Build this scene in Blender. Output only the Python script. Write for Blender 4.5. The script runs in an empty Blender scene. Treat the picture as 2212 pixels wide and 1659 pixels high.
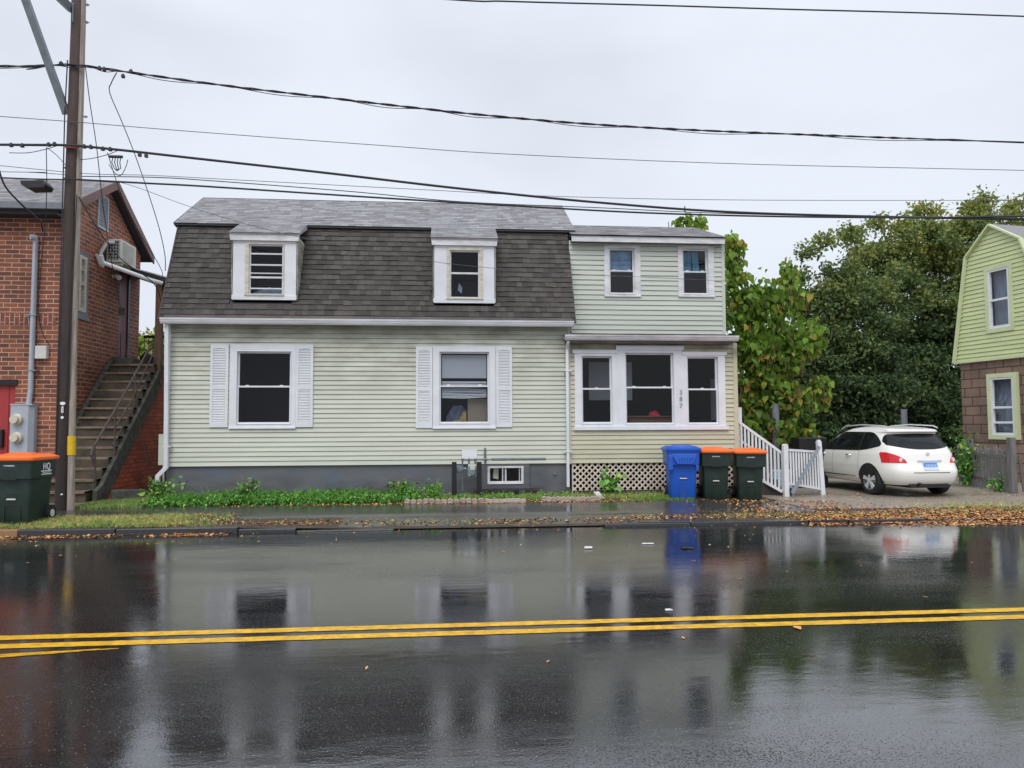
import bpy, math, random
import numpy as np
from mathutils import Vector, Matrix
random.seed(7); rng = np.random.default_rng(11)
S = bpy.context.scene
COL = S.collection
# ------------------------------------------------------------ camera, world, sun, exposure
F_PX = 1600.0
CAM = Vector((0.0, 0.0, 1.75))
ROT = Matrix.Rotation(math.radians(-5.1), 3, 'Z') @ Matrix.Rotation(math.radians(90+3.166), 3, 'X') @ Matrix.Rotation(-0.004, 3, 'Z')
cd = bpy.data.cameras.new('camera'); cam = bpy.data.objects.new('camera', cd); COL.objects.link(cam)
cam.location = CAM; cam.rotation_euler = ROT.to_euler()
cd.sensor_width = 36; cd.lens = F_PX/2212*36; cd.clip_start = 0.05; cd.clip_end = 2000
S.camera = cam
S.render.resolution_x = 1024; S.render.resolution_y = 768
S.view_settings.view_transform = 'Standard'; S.view_settings.look = 'None'
S.view_settings.exposure = 0.12; S.view_settings.gamma = 1
W = bpy.data.worlds.new('World'); S.world = W; W.use_nodes = True
wn = W.node_tree.nodes; wl = W.node_tree.links; wn.clear()
wo = wn.new('ShaderNodeOutputWorld'); mixs = wn.new('ShaderNodeMixShader')
sky = wn.new('ShaderNodeTexSky'); sky.sky_type = 'NISHITA'; sky.sun_disc = False
SUN_EL, SUN_AZ = math.radians(52), math.radians(200)
sky.sun_elevation = SUN_EL; sky.sun_rotation = SUN_AZ
b1 = wn.new('ShaderNodeBackground'); b1.inputs[1].default_value = 0.10
wl.new(sky.outputs[0], b1.inputs[0])
tc = wn.new('ShaderNodeTexCoord'); mp = wn.new('ShaderNodeMapping'); mp.inputs['Scale'].default_value = (1, 1, 2.2)
nz = wn.new('ShaderNodeTexNoise'); nz.inputs['Scale'].default_value = 1.6; nz.inputs['Detail'].default_value = 4
cr = wn.new('ShaderNodeValToRGB')
cr.color_ramp.elements[0].position = 0.36; cr.color_ramp.elements[0].color = (0.645, 0.685, 0.775, 1)
cr.color_ramp.elements[1].position = 0.64; cr.color_ramp.elements[1].color = (0.80, 0.85, 0.93, 1)
wl.new(tc.outputs['Generated'], mp.inputs[0]); wl.new(mp.outputs[0], nz.inputs['Vector']); wl.new(nz.outputs['Fac'], cr.inputs[0])
sx = wn.new('ShaderNodeSeparateXYZ'); wl.new(tc.outputs['Generated'], sx.inputs[0])
mr = wn.new('ShaderNodeMapRange'); mr.inputs['From Min'].default_value = 0.45; mr.inputs['From Max'].default_value = 1.0
mr.inputs['To Min'].default_value = 1.0; mr.inputs['To Max'].default_value = 1.75     # an overcast sky is brightest overhead
wl.new(sx.outputs['Z'], mr.inputs['Value'])
b2 = wn.new('ShaderNodeBackground'); wl.new(cr.outputs[0], b2.inputs[0]); wl.new(mr.outputs[0], b2.inputs[1])
mixs.inputs[0].default_value = 0.93
wl.new(b1.outputs[0], mixs.inputs[1]); wl.new(b2.outputs[0], mixs.inputs[2]); wl.new(mixs.outputs[0], wo.inputs[0])
sl = bpy.data.lights.new('sun', 'SUN'); sl.energy = 1.5; sl.angle = math.radians(35); sl.color = (1, 0.97, 0.93)
so = bpy.data.objects.new('sun', sl); COL.objects.link(so)
so.rotation_euler = (math.pi/2-SUN_EL, 0, math.radians(-20))   # from behind the camera, slightly left

# ------------------------------------------------------------ pixel (2212 px wide photograph) -> world helpers
def ray(px, py):
    return ROT @ Vector(((px-1106)/F_PX, -(py-829.5)/F_PX, -1))
def at(px, py, Y):
    d = ray(px, py); return CAM + d*((Y-CAM.y)/d.y)
def onz(px, py, z):
    d = ray(px, py); return CAM + d*((z-CAM.z)/d.z)
def lerp(a, b, t): return a+(b-a)*max(0., min(1., t))
def road_z(Y):                        # road surface: the near lane falls toward the near kerb from the crown
    if Y >= 7.5: return (Y-12.76)*.004
    z = (7.5-12.76)*.004
    if Y >= 5.5: t = 7.5-Y; return z-(.004*t+.0115*t*t/2)
    return z-(.008+.023)-(5.5-Y)*.027
def onroad(px, py):
    p = onz(px, py, -.04)
    for _ in range(4): p = onz(px, py, road_z(p.y))
    return p
def kerbh(X):
    return lerp(.10, .015, (X+4.5)/3.5) if X < 3.2 else lerp(.05, .02, X-8)
def gz(X, Y):
    far = lerp(.20, .10, (X-5)/3)
    mid = lerp(.14, .09, (X-5)/3)
    if Y <= 12.75: return kerbh(X)
    if Y <= 13.7: return lerp(kerbh(X), mid, (Y-12.75)/.95)
    return lerp(mid, far, (Y-13.7)/2.8)

class Plane:
    """vertical plane: O origin, u horizontal unit, n outward unit"""
    def __init__(s, O, u):
        s.O = Vector(O); s.u = Vector(u).normalized(); s.n = Vector((s.u.y, -s.u.x, 0))
    def P(s, a, z, o=0.0):
        v = s.O + s.u*a + s.n*o; return Vector((v.x, v.y, z))
    def pix(s, px, py):
        d = ray(px, py); t = (s.O-CAM).dot(s.n)/d.dot(s.n); p = CAM+d*t
        return (p-s.O).dot(s.u), p.z
    def rect(s, x0, y0, x1, y1):
        ym = (y0+y1)/2; xm = (x0+x1)/2
        return s.pix(x0, ym)[0], s.pix(x1, ym)[0], s.pix(xm, y1)[1], s.pix(xm, y0)[1]   # a0,a1,z0,z1

# ------------------------------------------------------------ object helpers
def thing(name, label, cat, loc=(0, 0, 0), group=None):
    o = bpy.data.objects.new(name, None); COL.objects.link(o); o.location = loc
    o.empty_display_size = .1
    o['label'] = label; o['category'] = cat
    if group: o['group'] = group
    return o
def tag(o, label, cat, group=None):
    o['label'] = label; o['category'] = cat
    if group: o['group'] = group
    return o
def base_of(p):
    v = Vector((0, 0, 0))
    while p is not None: v = v + Vector(p.location); p = p.parent
    return v
class MB:
    def __init__(s): s.v = []; s.f = []; s.tone = []; s.t = 0.5
    def add(s, vs, fs):
        k = len(s.v); s.v += [tuple(x) for x in vs]; s.f += [tuple(i+k for i in f) for f in fs]
        s.tone += [s.t]*len(vs); return s
    def box(s, a, b):
        x0, y0, z0 = a; x1, y1, z1 = b
        return s.add([(x0,y0,z0),(x1,y0,z0),(x1,y1,z0),(x0,y1,z0),(x0,y0,z1),(x1,y0,z1),(x1,y1,z1),(x0,y1,z1)],
              [(0,3,2,1),(4,5,6,7),(0,1,5,4),(1,2,6,5),(2,3,7,6),(3,0,4,7)])
    def pbox(s, pl, a0, a1, z0, z1, o0, o1):      # box on a Plane, offsets outward
        q = [pl.P(a0,z0,o1),pl.P(a1,z0,o1),pl.P(a1,z0,o0),pl.P(a0,z0,o0),pl.P(a0,z1,o1),pl.P(a1,z1,o1),pl.P(a1,z1,o0),pl.P(a0,z1,o0)]
        return s.add(q, [(0,3,2,1),(4,5,6,7),(0,1,5,4),(1,2,6,5),(2,3,7,6),(3,0,4,7)])
    def frame(s, pl, A, B, o0, o1):               # rectangular frame, A outer rect, B inner rect (a0,a1,z0,z1)
        s.pbox(pl, A[0], A[1], B[3], A[3], o0, o1); s.pbox(pl, A[0], A[1], A[2], B[2], o0, o1)
        s.pbox(pl, A[0], B[0], B[2], B[3], o0, o1); s.pbox(pl, B[1], A[1], B[2], B[3], o0, o1); return s
    def bar(s, p, q, w, h=None, up=(0, 0, 1)):
        p = Vector(p); q = Vector(q); d = (q-p).normalized(); h = h or w
        r = d.cross(Vector(up));
        if r.length < 1e-4: r = d.cross(Vector((0, 1, 0)))
        r.normalize(); t = r.cross(d)
        c = [r*(-w/2)+t*(-h/2), r*(w/2)+t*(-h/2), r*(w/2)+t*(h/2), r*(-w/2)+t*(h/2)]
        return s.add([p+x for x in c]+[q+x for x in c], [(0,1,2,3),(7,6,5,4),(0,4,5,1),(1,5,6,2),(2,6,7,3),(3,7,4,0)])
    def tube(s, pts, r, n=8, cap=True):
        pts = [Vector(p) for p in pts]; rs = r if isinstance(r, (list, tuple)) else [r]*len(pts)
        k = len(s.v); vs = []; fs = []; ref = None
        for i, p in enumerate(pts):
            d = (pts[min(i+1, len(pts)-1)]-pts[max(i-1, 0)])
            d = d.normalized() if d.length > 1e-9 else Vector((0, 0, 1))
            if ref is None:
                ref = d.orthogonal().normalized()
            ref = (ref-d*ref.dot(d)).normalized(); b = d.cross(ref)
            for j in range(n):
                a = 2*math.pi*j/n; vs.append(p+(ref*math.cos(a)+b*math.sin(a))*rs[i])
        for i in range(len(pts)-1):
            for j in range(n):
                fs.append((i*n+j, i*n+(j+1) % n, (i+1)*n+(j+1) % n, (i+1)*n+j))
        if cap: fs.append(tuple(range(n-1, -1, -1))); fs.append(tuple((len(pts)-1)*n+j for j in range(n)))
        return s.add(vs, fs)
    def cyl(s, p, q, r, n=16): return s.tube([p, q], r, n)
    def poly(s, pts): return s.add(pts, [tuple(range(len(pts)))])
    def prism(s, pts, off):
        off = Vector(off); n = len(pts); a = [Vector(p) for p in pts]; b = [p+off for p in a]
        fs = [tuple(range(n)), tuple(range(2*n-1, n-1, -1))]+[(i, i+n, (i+1) % n+n, (i+1) % n) for i in range(n)]
        return s.add(a+b, fs)
    def loft(s, rows, close=True):
        n = len(rows[0]); fs = []
        for i in range(len(rows)-1):
            for j in range(n if close else n-1): fs.append((i*n+j, i*n+(j+1) % n, (i+1)*n+(j+1) % n, (i+1)*n+j))
        return s.add([p for r in rows for p in r], fs)
    def build(s, name, m, parent=None, smooth=False, bevel=0, loc=None, fixn=True):
        me = bpy.data.meshes.new(name)
        if parent is not None: base = base_of(parent)
        else: base = Vector(loc) if loc is not None else Vector((0, 0, 0))
        b = np.array(base[:]); V = np.array(s.v, dtype=float).reshape(-1, 3)-b
        me.from_pydata(V.tolist(), [], s.f)
        at_ = me.attributes.new('tone', 'FLOAT', 'POINT'); at_.data.foreach_set('value', np.array(s.tone, dtype=np.float32))
        if fixn:
            import bmesh
            bm = bmesh.new(); bm.from_mesh(me); bmesh.ops.recalc_face_normals(bm, faces=bm.faces); bm.to_mesh(me); bm.free()
        if smooth:
            for p in me.polygons: p.use_smooth = True
            if smooth != 2:
                try: me.set_sharp_from_angle(angle=math.radians(35))
                except Exception: pass
        me.materials.append(m)
        o = bpy.data.objects.new(name, me); COL.objects.link(o)
        if parent is not None: o.parent = parent
        else: o.location = base
        if bevel:
            md = o.modifiers.new('bevel', 'BEVEL'); md.width = bevel; md.segments = 2; md.limit_method = 'ANGLE'
        return o
def struct(o): o['kind'] = 'structure'; return o
def stuff(o): o['kind'] = 'stuff'; return o
def copy_tree(o, parent=None):
    c = o.copy(); COL.objects.link(c); c.parent = parent
    for ch in list(o.children): copy_tree(ch, c)
    return c
def text_mesh(name, body, size, m, parent, M, extrude=.002, bold=False):
    cu = bpy.data.curves.new(name, 'FONT'); cu.body = body; cu.size = size; cu.extrude = extrude
    cu.align_x = 'CENTER'; cu.align_y = 'CENTER'
    if bold: cu.offset = size*.02
    tmp = bpy.data.objects.new(name, cu); COL.objects.link(tmp)
    dg = bpy.context.evaluated_depsgraph_get(); me = bpy.data.meshes.new_from_object(tmp.evaluated_get(dg))
    bpy.data.objects.remove(tmp); me.transform(Matrix.Translation(-base_of(parent)) @ M)
    me.materials.clear(); me.materials.append(m)
    o = bpy.data.objects.new(name, me); COL.objects.link(o); o.parent = parent; return o

# ------------------------------------------------------------ materials
def C4(c): return (c[0], c[1], c[2], 1)
def mat(name, c, rough=.6, var=0.0, vs=3.0, vscale=(1, 1, 1), bump=0.0, bs=40.0, bd=.01, metal=0.0, coat=0.0, c2=None, tone=None, spec=.5, ior=1.5, stain=None, trans=0):
    m = bpy.data.materials.new(name); m.use_nodes = True; nt = m.node_tree; N = nt.nodes; L = nt.links
    p = N['Principled BSDF']; p.inputs['Roughness'].default_value = rough; p.inputs['Metallic'].default_value = metal
    p.inputs['Coat Weight'].default_value = coat; p.inputs['Coat Roughness'].default_value = .06
    p.inputs['Specular IOR Level'].default_value = spec; p.inputs['IOR'].default_value = ior
    p.inputs['Base Color'].default_value = C4(c)
    src = None; tcn = N.new('ShaderNodeTexCoord'); mp = N.new('ShaderNodeMapping'); L.new(tcn.outputs['Object'], mp.inputs[0])
    mp.inputs['Scale'].default_value = vscale
    if tone is not None:                        # tone = list of (pos,color) read from the mesh attribute
        a = N.new('ShaderNodeAttribute'); a.attribute_name = 'tone'; r = N.new('ShaderNodeValToRGB')
        el = r.color_ramp.elements
        while len(el) > 1: el.remove(el[-1])
        el[0].position = tone[0][0]; el[0].color = C4(tone[0][1])
        for q in tone[1:]: e = el.new(q[0]); e.color = C4(q[1])
        L.new(a.outputs['Fac'], r.inputs[0]); src = r.outputs[0]
    if var or c2:
        n = N.new('ShaderNodeTexNoise'); n.inputs['Scale'].default_value = vs; n.inputs['Detail'].default_value = 6
        n.inputs['Roughness'].default_value = .62; L.new(mp.outputs[0], n.inputs['Vector'])
        r = N.new('ShaderNodeValToRGB'); r.color_ramp.elements[0].position = .32; r.color_ramp.elements[1].position = .68
        cc = c2 or [min(1, x*(1-var)) for x in c]
        hi = c if c2 else [min(1, x*(1+var*.6)) for x in c]
        r.color_ramp.elements[0].color = C4(cc); r.color_ramp.elements[1].color = C4(hi); L.new(n.outputs['Fac'], r.inputs[0])
        if src is None: src = r.outputs[0]
        else:
            mx = N.new('ShaderNodeMix'); mx.data_type = 'RGBA'; mx.blend_type = 'MULTIPLY'; mx.inputs['Factor'].default_value = 1
            r.color_ramp.elements[0].color = (1-var,)*3+(1,); r.color_ramp.elements[1].color = (1, 1, 1, 1)
            L.new(src, mx.inputs['A']); L.new(r.outputs[0], mx.inputs['B']); src = mx.outputs['Result']
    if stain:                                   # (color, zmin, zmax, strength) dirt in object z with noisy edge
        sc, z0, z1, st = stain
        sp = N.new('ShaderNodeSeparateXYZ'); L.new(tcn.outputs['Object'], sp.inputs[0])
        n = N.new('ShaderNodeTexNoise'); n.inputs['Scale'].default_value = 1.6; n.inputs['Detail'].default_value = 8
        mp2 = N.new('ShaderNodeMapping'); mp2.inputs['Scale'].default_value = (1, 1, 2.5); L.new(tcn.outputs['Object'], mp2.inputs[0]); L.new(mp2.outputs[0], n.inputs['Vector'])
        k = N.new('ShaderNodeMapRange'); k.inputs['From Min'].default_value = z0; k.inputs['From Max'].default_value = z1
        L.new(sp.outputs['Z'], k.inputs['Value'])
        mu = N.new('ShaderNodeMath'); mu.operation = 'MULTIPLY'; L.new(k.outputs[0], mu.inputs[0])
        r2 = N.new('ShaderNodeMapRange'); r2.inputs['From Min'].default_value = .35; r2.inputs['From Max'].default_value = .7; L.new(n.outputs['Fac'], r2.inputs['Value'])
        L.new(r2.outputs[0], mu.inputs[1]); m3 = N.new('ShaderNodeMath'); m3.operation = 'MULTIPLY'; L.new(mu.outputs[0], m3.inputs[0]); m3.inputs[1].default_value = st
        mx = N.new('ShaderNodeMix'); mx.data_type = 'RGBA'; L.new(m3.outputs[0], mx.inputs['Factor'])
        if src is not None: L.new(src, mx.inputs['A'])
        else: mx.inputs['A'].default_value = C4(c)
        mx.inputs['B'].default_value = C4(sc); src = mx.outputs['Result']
    if src is not None: L.new(src, p.inputs['Base Color'])
    if bump:
        n = N.new('ShaderNodeTexNoise'); n.inputs['Scale'].default_value = bs; n.inputs['Detail'].default_value = 5; L.new(mp.outputs[0], n.inputs['Vector'])
        b = N.new('ShaderNodeBump'); b.inputs['Strength'].default_value = bump; b.inputs['Distance'].default_value = bd
        L.new(n.outputs['Fac'], b.inputs['Height']); L.new(b.outputs[0], p.inputs['Normal'])
    if trans:
        tr = N.new('ShaderNodeBsdfTranslucent'); ms_ = N.new('ShaderNodeMixShader'); ms_.inputs[0].default_value = trans
        if src is not None: L.new(src, tr.inputs[0])
        L.new(p.outputs[0], ms_.inputs[1]); L.new(tr.outputs[0], ms_.inputs[2]); L.new(ms_.outputs[0], N['Material Output'].inputs[0])
    return m
def brick_mat(name, axis, c1, c2, cm, bw=.30, rh=.1, ms=.009, rough=.75, soldier=False, off=0.0):
    m = bpy.data.materials.new(name); m.use_nodes = True; nt = m.node_tree; N = nt.nodes; L = nt.links; p = N['Principled BSDF']
    tcn = N.new('ShaderNodeTexCoord'); s = N.new('ShaderNodeSeparateXYZ'); L.new(tcn.outputs['Object'], s.inputs[0])
    c = N.new('ShaderNodeCombineXYZ')
    L.new(s.outputs[axis], c.inputs[1 if soldier else 0]); L.new(s.outputs['Z'], c.inputs[0 if soldier else 1])
    dn = N.new('ShaderNodeTexNoise'); dn.inputs['Scale'].default_value = 5; L.new(tcn.outputs['Object'], dn.inputs['Vector'])
    va = N.new('ShaderNodeVectorMath'); va.operation = 'MULTIPLY_ADD'; L.new(dn.outputs['Color'], va.inputs[0]); va.inputs[1].default_value = (.015, .015, 0); L.new(c.outputs[0], va.inputs[2])
    b = N.new('ShaderNodeTexBrick'); L.new(va.outputs[0], b.inputs['Vector'])
    b.inputs['Scale'].default_value = 1; b.inputs['Brick Width'].default_value = bw; b.inputs['Row Height'].default_value = rh
    b.inputs['Mortar Size'].default_value = ms; b.inputs['Mortar Smooth'].default_value = .3; b.inputs['Bias'].default_value = 0
    b.inputs['Color1'].default_value = C4(c1); b.inputs['Color2'].default_value = C4(c2); b.inputs['Mortar'].default_value = C4(cm)
    n = N.new('ShaderNodeTexNoise'); n.inputs['Scale'].default_value = 1.3; n.inputs['Detail'].default_value = 8; L.new(tcn.outputs['Object'], n.inputs['Vector'])
    r = N.new('ShaderNodeMapRange'); r.inputs['From Min'].default_value = .3; r.inputs['From Max'].default_value = .7; r.inputs['To Min'].default_value = .62; r.inputs['To Max'].default_value = 1.2
    L.new(n.outputs['Fac'], r.inputs['Value'])
    mx = N.new('ShaderNodeMix'); mx.data_type = 'RGBA'; mx.blend_type = 'MULTIPLY'; mx.inputs['Factor'].default_value = 1
    L.new(b.outputs['Color'], mx.inputs['A']); L.new(r.outputs[0], mx.inputs['B']); L.new(mx.outputs['Result'], p.inputs['Base Color'])
    bp = N.new('ShaderNodeBump'); bp.inputs['Strength'].default_value = .5; bp.inputs['Distance'].default_value = .01; bp.invert = True
    L.new(b.outputs['Fac'], bp.inputs['Height']); L.new(bp.outputs[0], p.inputs['Normal']); p.inputs['Roughness'].default_value = rough
    return m
def glass_mat(name, tint=(.75, .8, .85), refl=1.0):
    m = bpy.data.materials.new(name); m.use_nodes = True; nt = m.node_tree; N = nt.nodes; L = nt.links; N.clear()
    o = N.new('ShaderNodeOutputMaterial'); mx = N.new('ShaderNodeMixShader'); t = N.new('ShaderNodeBsdfTransparent'); g = N.new('ShaderNodeBsdfGlossy')
    t.inputs[0].default_value = C4(tint); g.inputs['Roughness'].default_value = .03; g.inputs[0].default_value = (refl, refl, refl, 1)
    f = N.new('ShaderNodeFresnel'); f.inputs[0].default_value = 1.5
    tcn = N.new('ShaderNodeTexCoord'); n = N.new('ShaderNodeTexNoise'); n.inputs['Scale'].default_value = 2.5; L.new(tcn.outputs['Object'], n.inputs['Vector'])
    b = N.new('ShaderNodeBump'); b.inputs['Strength'].default_value = .15; b.inputs['Distance'].default_value = .02; L.new(n.outputs['Fac'], b.inputs['Height'])
    L.new(b.outputs[0], g.inputs['Normal'])
    ge = N.new('ShaderNodeNewGeometry'); iv = N.new('ShaderNodeMath'); iv.operation = 'SUBTRACT'; iv.inputs[0].default_value = 1; L.new(ge.outputs['Backfacing'], iv.inputs[1])
    ml = N.new('ShaderNodeMath'); ml.operation = 'MULTIPLY'; L.new(f.outputs[0], ml.inputs[0]); L.new(iv.outputs[0], ml.inputs[1])
    L.new(ml.outputs[0], mx.inputs[0]); L.new(t.outputs[0], mx.inputs[1]); L.new(g.outputs[0], mx.inputs[2]); L.new(mx.outputs[0], o.inputs[0])
    return m
M = {}
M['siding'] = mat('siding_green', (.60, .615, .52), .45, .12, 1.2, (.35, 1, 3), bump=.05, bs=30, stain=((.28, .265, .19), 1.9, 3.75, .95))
M['siding_up'] = mat('siding_upper', (.565, .60, .525), .45, .08, 1.2, (.35, 1, 3), bump=.05, bs=30)
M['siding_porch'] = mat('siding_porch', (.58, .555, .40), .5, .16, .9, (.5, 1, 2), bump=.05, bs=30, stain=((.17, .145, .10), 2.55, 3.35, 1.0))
M['white'] = mat('white_vinyl', (.76, .77, .80), .4, .09, 2, (1, 1, 1), bump=.03)
M['white_dirty'] = mat('weathered_white', (.72, .72, .73), .55, .22, 3, (1, 1, 3), bump=.08)
M['cream'] = mat('cream_paint', (.62, .58, .48), .55, .25, 6, (1, 1, 4))
M['gutter'] = mat('gutter_aluminium', (.72, .72, .75), .3, .18, 1.5, (1, 1, 6), spec=.6)
M['gutter_dirt'] = mat('dirty_gutter', (.62, .60, .61), .35, .35, 1.5, (1, 1, 6), spec=.6)
M['found'] = mat('painted_foundation', (.115, .142, .185), .5, .25, 1.1, (1, 1, 2), bump=.3, bs=25, c2=(.16, .155, .15), stain=((.075, .06, .048), .75, .0, 1.0))
M['shingle_dark'] = mat('dark_shingles', (.1, .1, .1), .8, .25, 9, tone=[(0, (.050, .044, .039)), (.5, (.073, .065, .058)), (1, (.105, .094, .084))], bump=.5, bs=180, bd=.004)
M['shingle_light'] = mat('grey_shingles', (.2, .2, .2), .75, .18, 9, tone=[(0, (.20, .195, .20)), (.5, (.26, .255, .265)), (1, (.34, .335, .345))], bump=.5, bs=180, bd=.004)
M['roof_dark'] = mat('dark_drip_edge', (.03, .03, .035), .6)  # near-black base colour of roof decks, back slopes, brick soffit and canopy
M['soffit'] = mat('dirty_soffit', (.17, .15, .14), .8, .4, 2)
M['black'] = mat('black_paint', (.012, .012, .014), .45, .2, 8, bump=.05)
M['interior'] = mat('dark_room', (.016, .017, .022), .9)
M['glass'] = glass_mat('window_glass', (.90, .93, .95), .55)
M['glass_blue'] = glass_mat('bluish_window_glass', (.7, .8, .88))
M['blind'] = mat('blind_slats', (.42, .44, .48), .5)
M['curtain'] = mat('teal_curtain', (.10, .26, .34), .8, .4, 5, (3, 3, .6))
M['sheer'] = mat('pale_sheer_curtain', (.26, .36, .48), .8, .45, 3)
M['wood'] = mat('dresser_wood', (.16, .065, .04), .5, .3, 4, (1, 1, 8))
M['cardboard'] = mat('cardboard', (.20, .165, .125), .8, .1, 4)
M['blue_cloth'] = mat('patterned_blue_cloth', (.05, .07, .16), .8, .6, 12, c2=(.15, .17, .22))
M['yellow_cloth'] = mat('yellow_tan_cloth', (.35, .25, .10), .8, .5, 10)
M['red_cloth'] = mat('red_cloth', (.5, .02, .04), .8)
M['lattice'] = mat('lattice_wood', (.74, .64, .53), .7, .25, 3, (1, 1, 1))
M['lath_dark'] = mat('dark_timber', (.05, .045, .042), .7, .3, 4)
M['asph_side'] = None
M['pole_dark'] = mat('creosote_pole', (.045, .032, .03), .75, .5, 6, (6, 6, .5), bump=.6, bs=9, bd=.02)
M['pole_top'] = mat('weathered_pole', (.105, .072, .062), .8, .45, 6, (6, 6, .4), bump=.6, bs=9, bd=.02)
M['pole'] = mat('weathered_dark_pole', (.05, .04, .035), .75, .45, 6, (6, 6, .4), bump=.6, bs=9, bd=.02, tone=[(0, (.040, .028, .026)), (.35, (.055, .038, .034)), (.7, (.085, .058, .050)), (1, (.12, .08, .07))])
M['pole_light'] = mat('grey_pole_stub', (.36, .31, .26), .8, .4, 5, (7, 7, .4), bump=.6, bs=9, bd=.02)
M['steel'] = mat('galvanised_steel', (.26, .29, .32), .45, .2, 4, metal=.3)
M['steel_post'] = mat('grey_steel_post', (.20, .21, .24), .55, .2, 4)
M['wire'] = mat('black_cable', (.022, .022, .028), .5)
M['wire_grey'] = mat('grey_cable', (.10, .10, .12), .5)
M['orange_sleeve'] = mat('orange_sleeve', (.55, .12, .07), .5)
M['yellow'] = mat('yellow_reflector', (.75, .47, .01), .5, .1, 9)
M['brick_f'] = brick_mat('brick_front', 'X', (.35, .11, .052), (.15, .048, .034), (.58, .42, .31), ms=.009)
M['brick_s'] = brick_mat('brick_side', 'Y', (.35, .11, .055), (.17, .055, .036), (.52, .38, .29), ms=.008)
M['brick_sold'] = brick_mat('brick_soldier', 'X', (.30, .08, .05), (.2, .055, .035), (.5, .37, .28), bw=.25, rh=.1, soldier=True)
M['brick_red'] = brick_mat('painted_red_brick', 'Y', (.52, .11, .045), (.30, .06, .03), (.07, .022, .015), ms=.008)
M['brick_roof'] = None
M['concrete_old'] = mat('old_concrete_steps', (.105, .078, .052), .7, .5, 3, c2=(.035, .030, .02), bump=.4, bs=20)
M['tread'] = mat('worn_step_edge', (.21, .155, .105), .6, .5, 4, bump=.3)
M['mossy'] = mat('mossy_concrete', (.10, .10, .085), .8, .4, 6, c2=(.035, .04, .028), bump=.5, bs=15)
M['rust'] = mat('rusty_iron', (.10, .055, .04), .6, .5, 12, c2=(.07, .07, .075))
M['brown_trim'] = mat('brown_trim', (.19, .10, .085), .55, .2, 4)
M['brown_post'] = mat('brown_timber_post', (.13, .065, .035), .6, .35, 4, (5, 5, .5))
M['red_door'] = mat('red_door', (.40, .04, .04), .5, .12, 3)
M['maroon'] = mat('maroon_door', (.22, .05, .07), .55, .15, 3)
M['meter_grey'] = mat('meter_box_grey', (.42, .46, .52), .5, .1, 3)
M['dial'] = mat('cream_plastic', (.62, .58, .45), .35)
M['ac_white'] = mat('off_white_plastic', (.62, .63, .58), .5, .1, 5)
M['ac_grille'] = mat('dark_grille', (.03, .04, .055), .5)
M['gas'] = mat('gas_meter_paint', (.20, .26, .28), .5, .15, 9)
M['pipe'] = mat('grey_pipe', (.17, .19, .22), .5, .2, 9)
M['tag_white'] = mat('white_tag', (.8, .8, .82), .5)
M['tag_red'] = mat('red_tag', (.5, .06, .04), .5)
M['bin_green'] = mat('dark_green_plastic', (.017, .036, .028), .45, .4, 4, bump=.08, bs=120, bd=.002)
M['bin_shade'] = mat('shaded_green_plastic', (.010, .02, .017), .5)  # darker copy of the bin green, recess shade as colour; ribs share it
M['bin_orange'] = mat('orange_plastic', (.95, .17, .025), .42, .06, 4, bump=.05, bs=120, bd=.002)
M['bin_blue'] = mat('blue_plastic', (.012, .10, .52), .4, .1, 4, bump=.05, bs=120, bd=.002)
M['rubber'] = mat('tyre_rubber', (.016, .016, .017), .7)
M['chrome'] = mat('chrome', (.7, .7, .72), .2, metal=1.0)
M['alloy'] = mat('alloy_rim', (.72, .73, .75), .3, metal=.25)
M['car_white'] = mat('pearl_white_paint', (.86, .85, .80), .3, coat=.6)
M['car_glass'] = mat('tinted_glass', (.010, .012, .014), .06, spec=.28)
M['car_black'] = mat('black_trim', (.015, .015, .016), .6)
M['lamp_red'] = mat('red_lens', (.65, .01, .02), .15, coat=.5)
M['lamp_clear'] = mat('clear_lens', (.75, .68, .66), .15)
M['plate_blue'] = mat('plate_blue', (.03, .24, .75), .4)
M['plate_white'] = mat('plate_pale', (.6, .68, .78), .4)
M['green_siding'] = mat('lime_green_siding', (.60, .66, .34), .5, .12, 2, (.5, .5, 3))
M['green_trim'] = mat('lime_green_trim', (.60, .66, .40), .5, .08, 3)
M['brown_shingle'] = brick_mat('brown_block_wall', 'Y', (.27, .18, .135), (.19, .13, .10), (.08, .055, .045), bw=.55, rh=.27, ms=.02, rough=.9)
M['weathered'] = mat('weathered_fence_wood', (.17, .165, .16), .8, .4, 5, (5, 5, .6))
M['bark'] = mat('bark', (.07, .055, .042), .9, .4, 8, (3, 3, .6), bump=.6, bs=10)
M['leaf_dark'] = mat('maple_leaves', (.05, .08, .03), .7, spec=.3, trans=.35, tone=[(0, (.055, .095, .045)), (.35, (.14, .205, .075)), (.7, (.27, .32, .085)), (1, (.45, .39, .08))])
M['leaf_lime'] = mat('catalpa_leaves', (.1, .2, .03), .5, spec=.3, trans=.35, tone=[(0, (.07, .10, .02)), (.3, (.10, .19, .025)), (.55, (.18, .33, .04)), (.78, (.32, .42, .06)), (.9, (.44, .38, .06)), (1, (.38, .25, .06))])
M['pods'] = mat('dry_seed_pods', (.16, .09, .04), .8)
M['weed'] = mat('weed_leaves', (.06, .15, .03), .5, spec=.3, tone=[(0, (.03, .09, .02)), (.5, (.10, .28, .04)), (.85, (.19, .40, .07)), (1, (.36, .40, .09))])
M['grass'] = mat('grass_blades', (.08, .12, .03), .6, tone=[(0, (.14, .24, .06)), (.5, (.32, .43, .11)), (.8, (.55, .54, .19)), (1, (.66, .42, .15))])
M['litter'] = mat('leaf_litter', (.3, .15, .05), .55, tone=[(0, (.12, .05, .02)), (.35, (.36, .13, .04)), (.7, (.62, .29, .08)), (1, (.68, .48, .22))])
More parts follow.
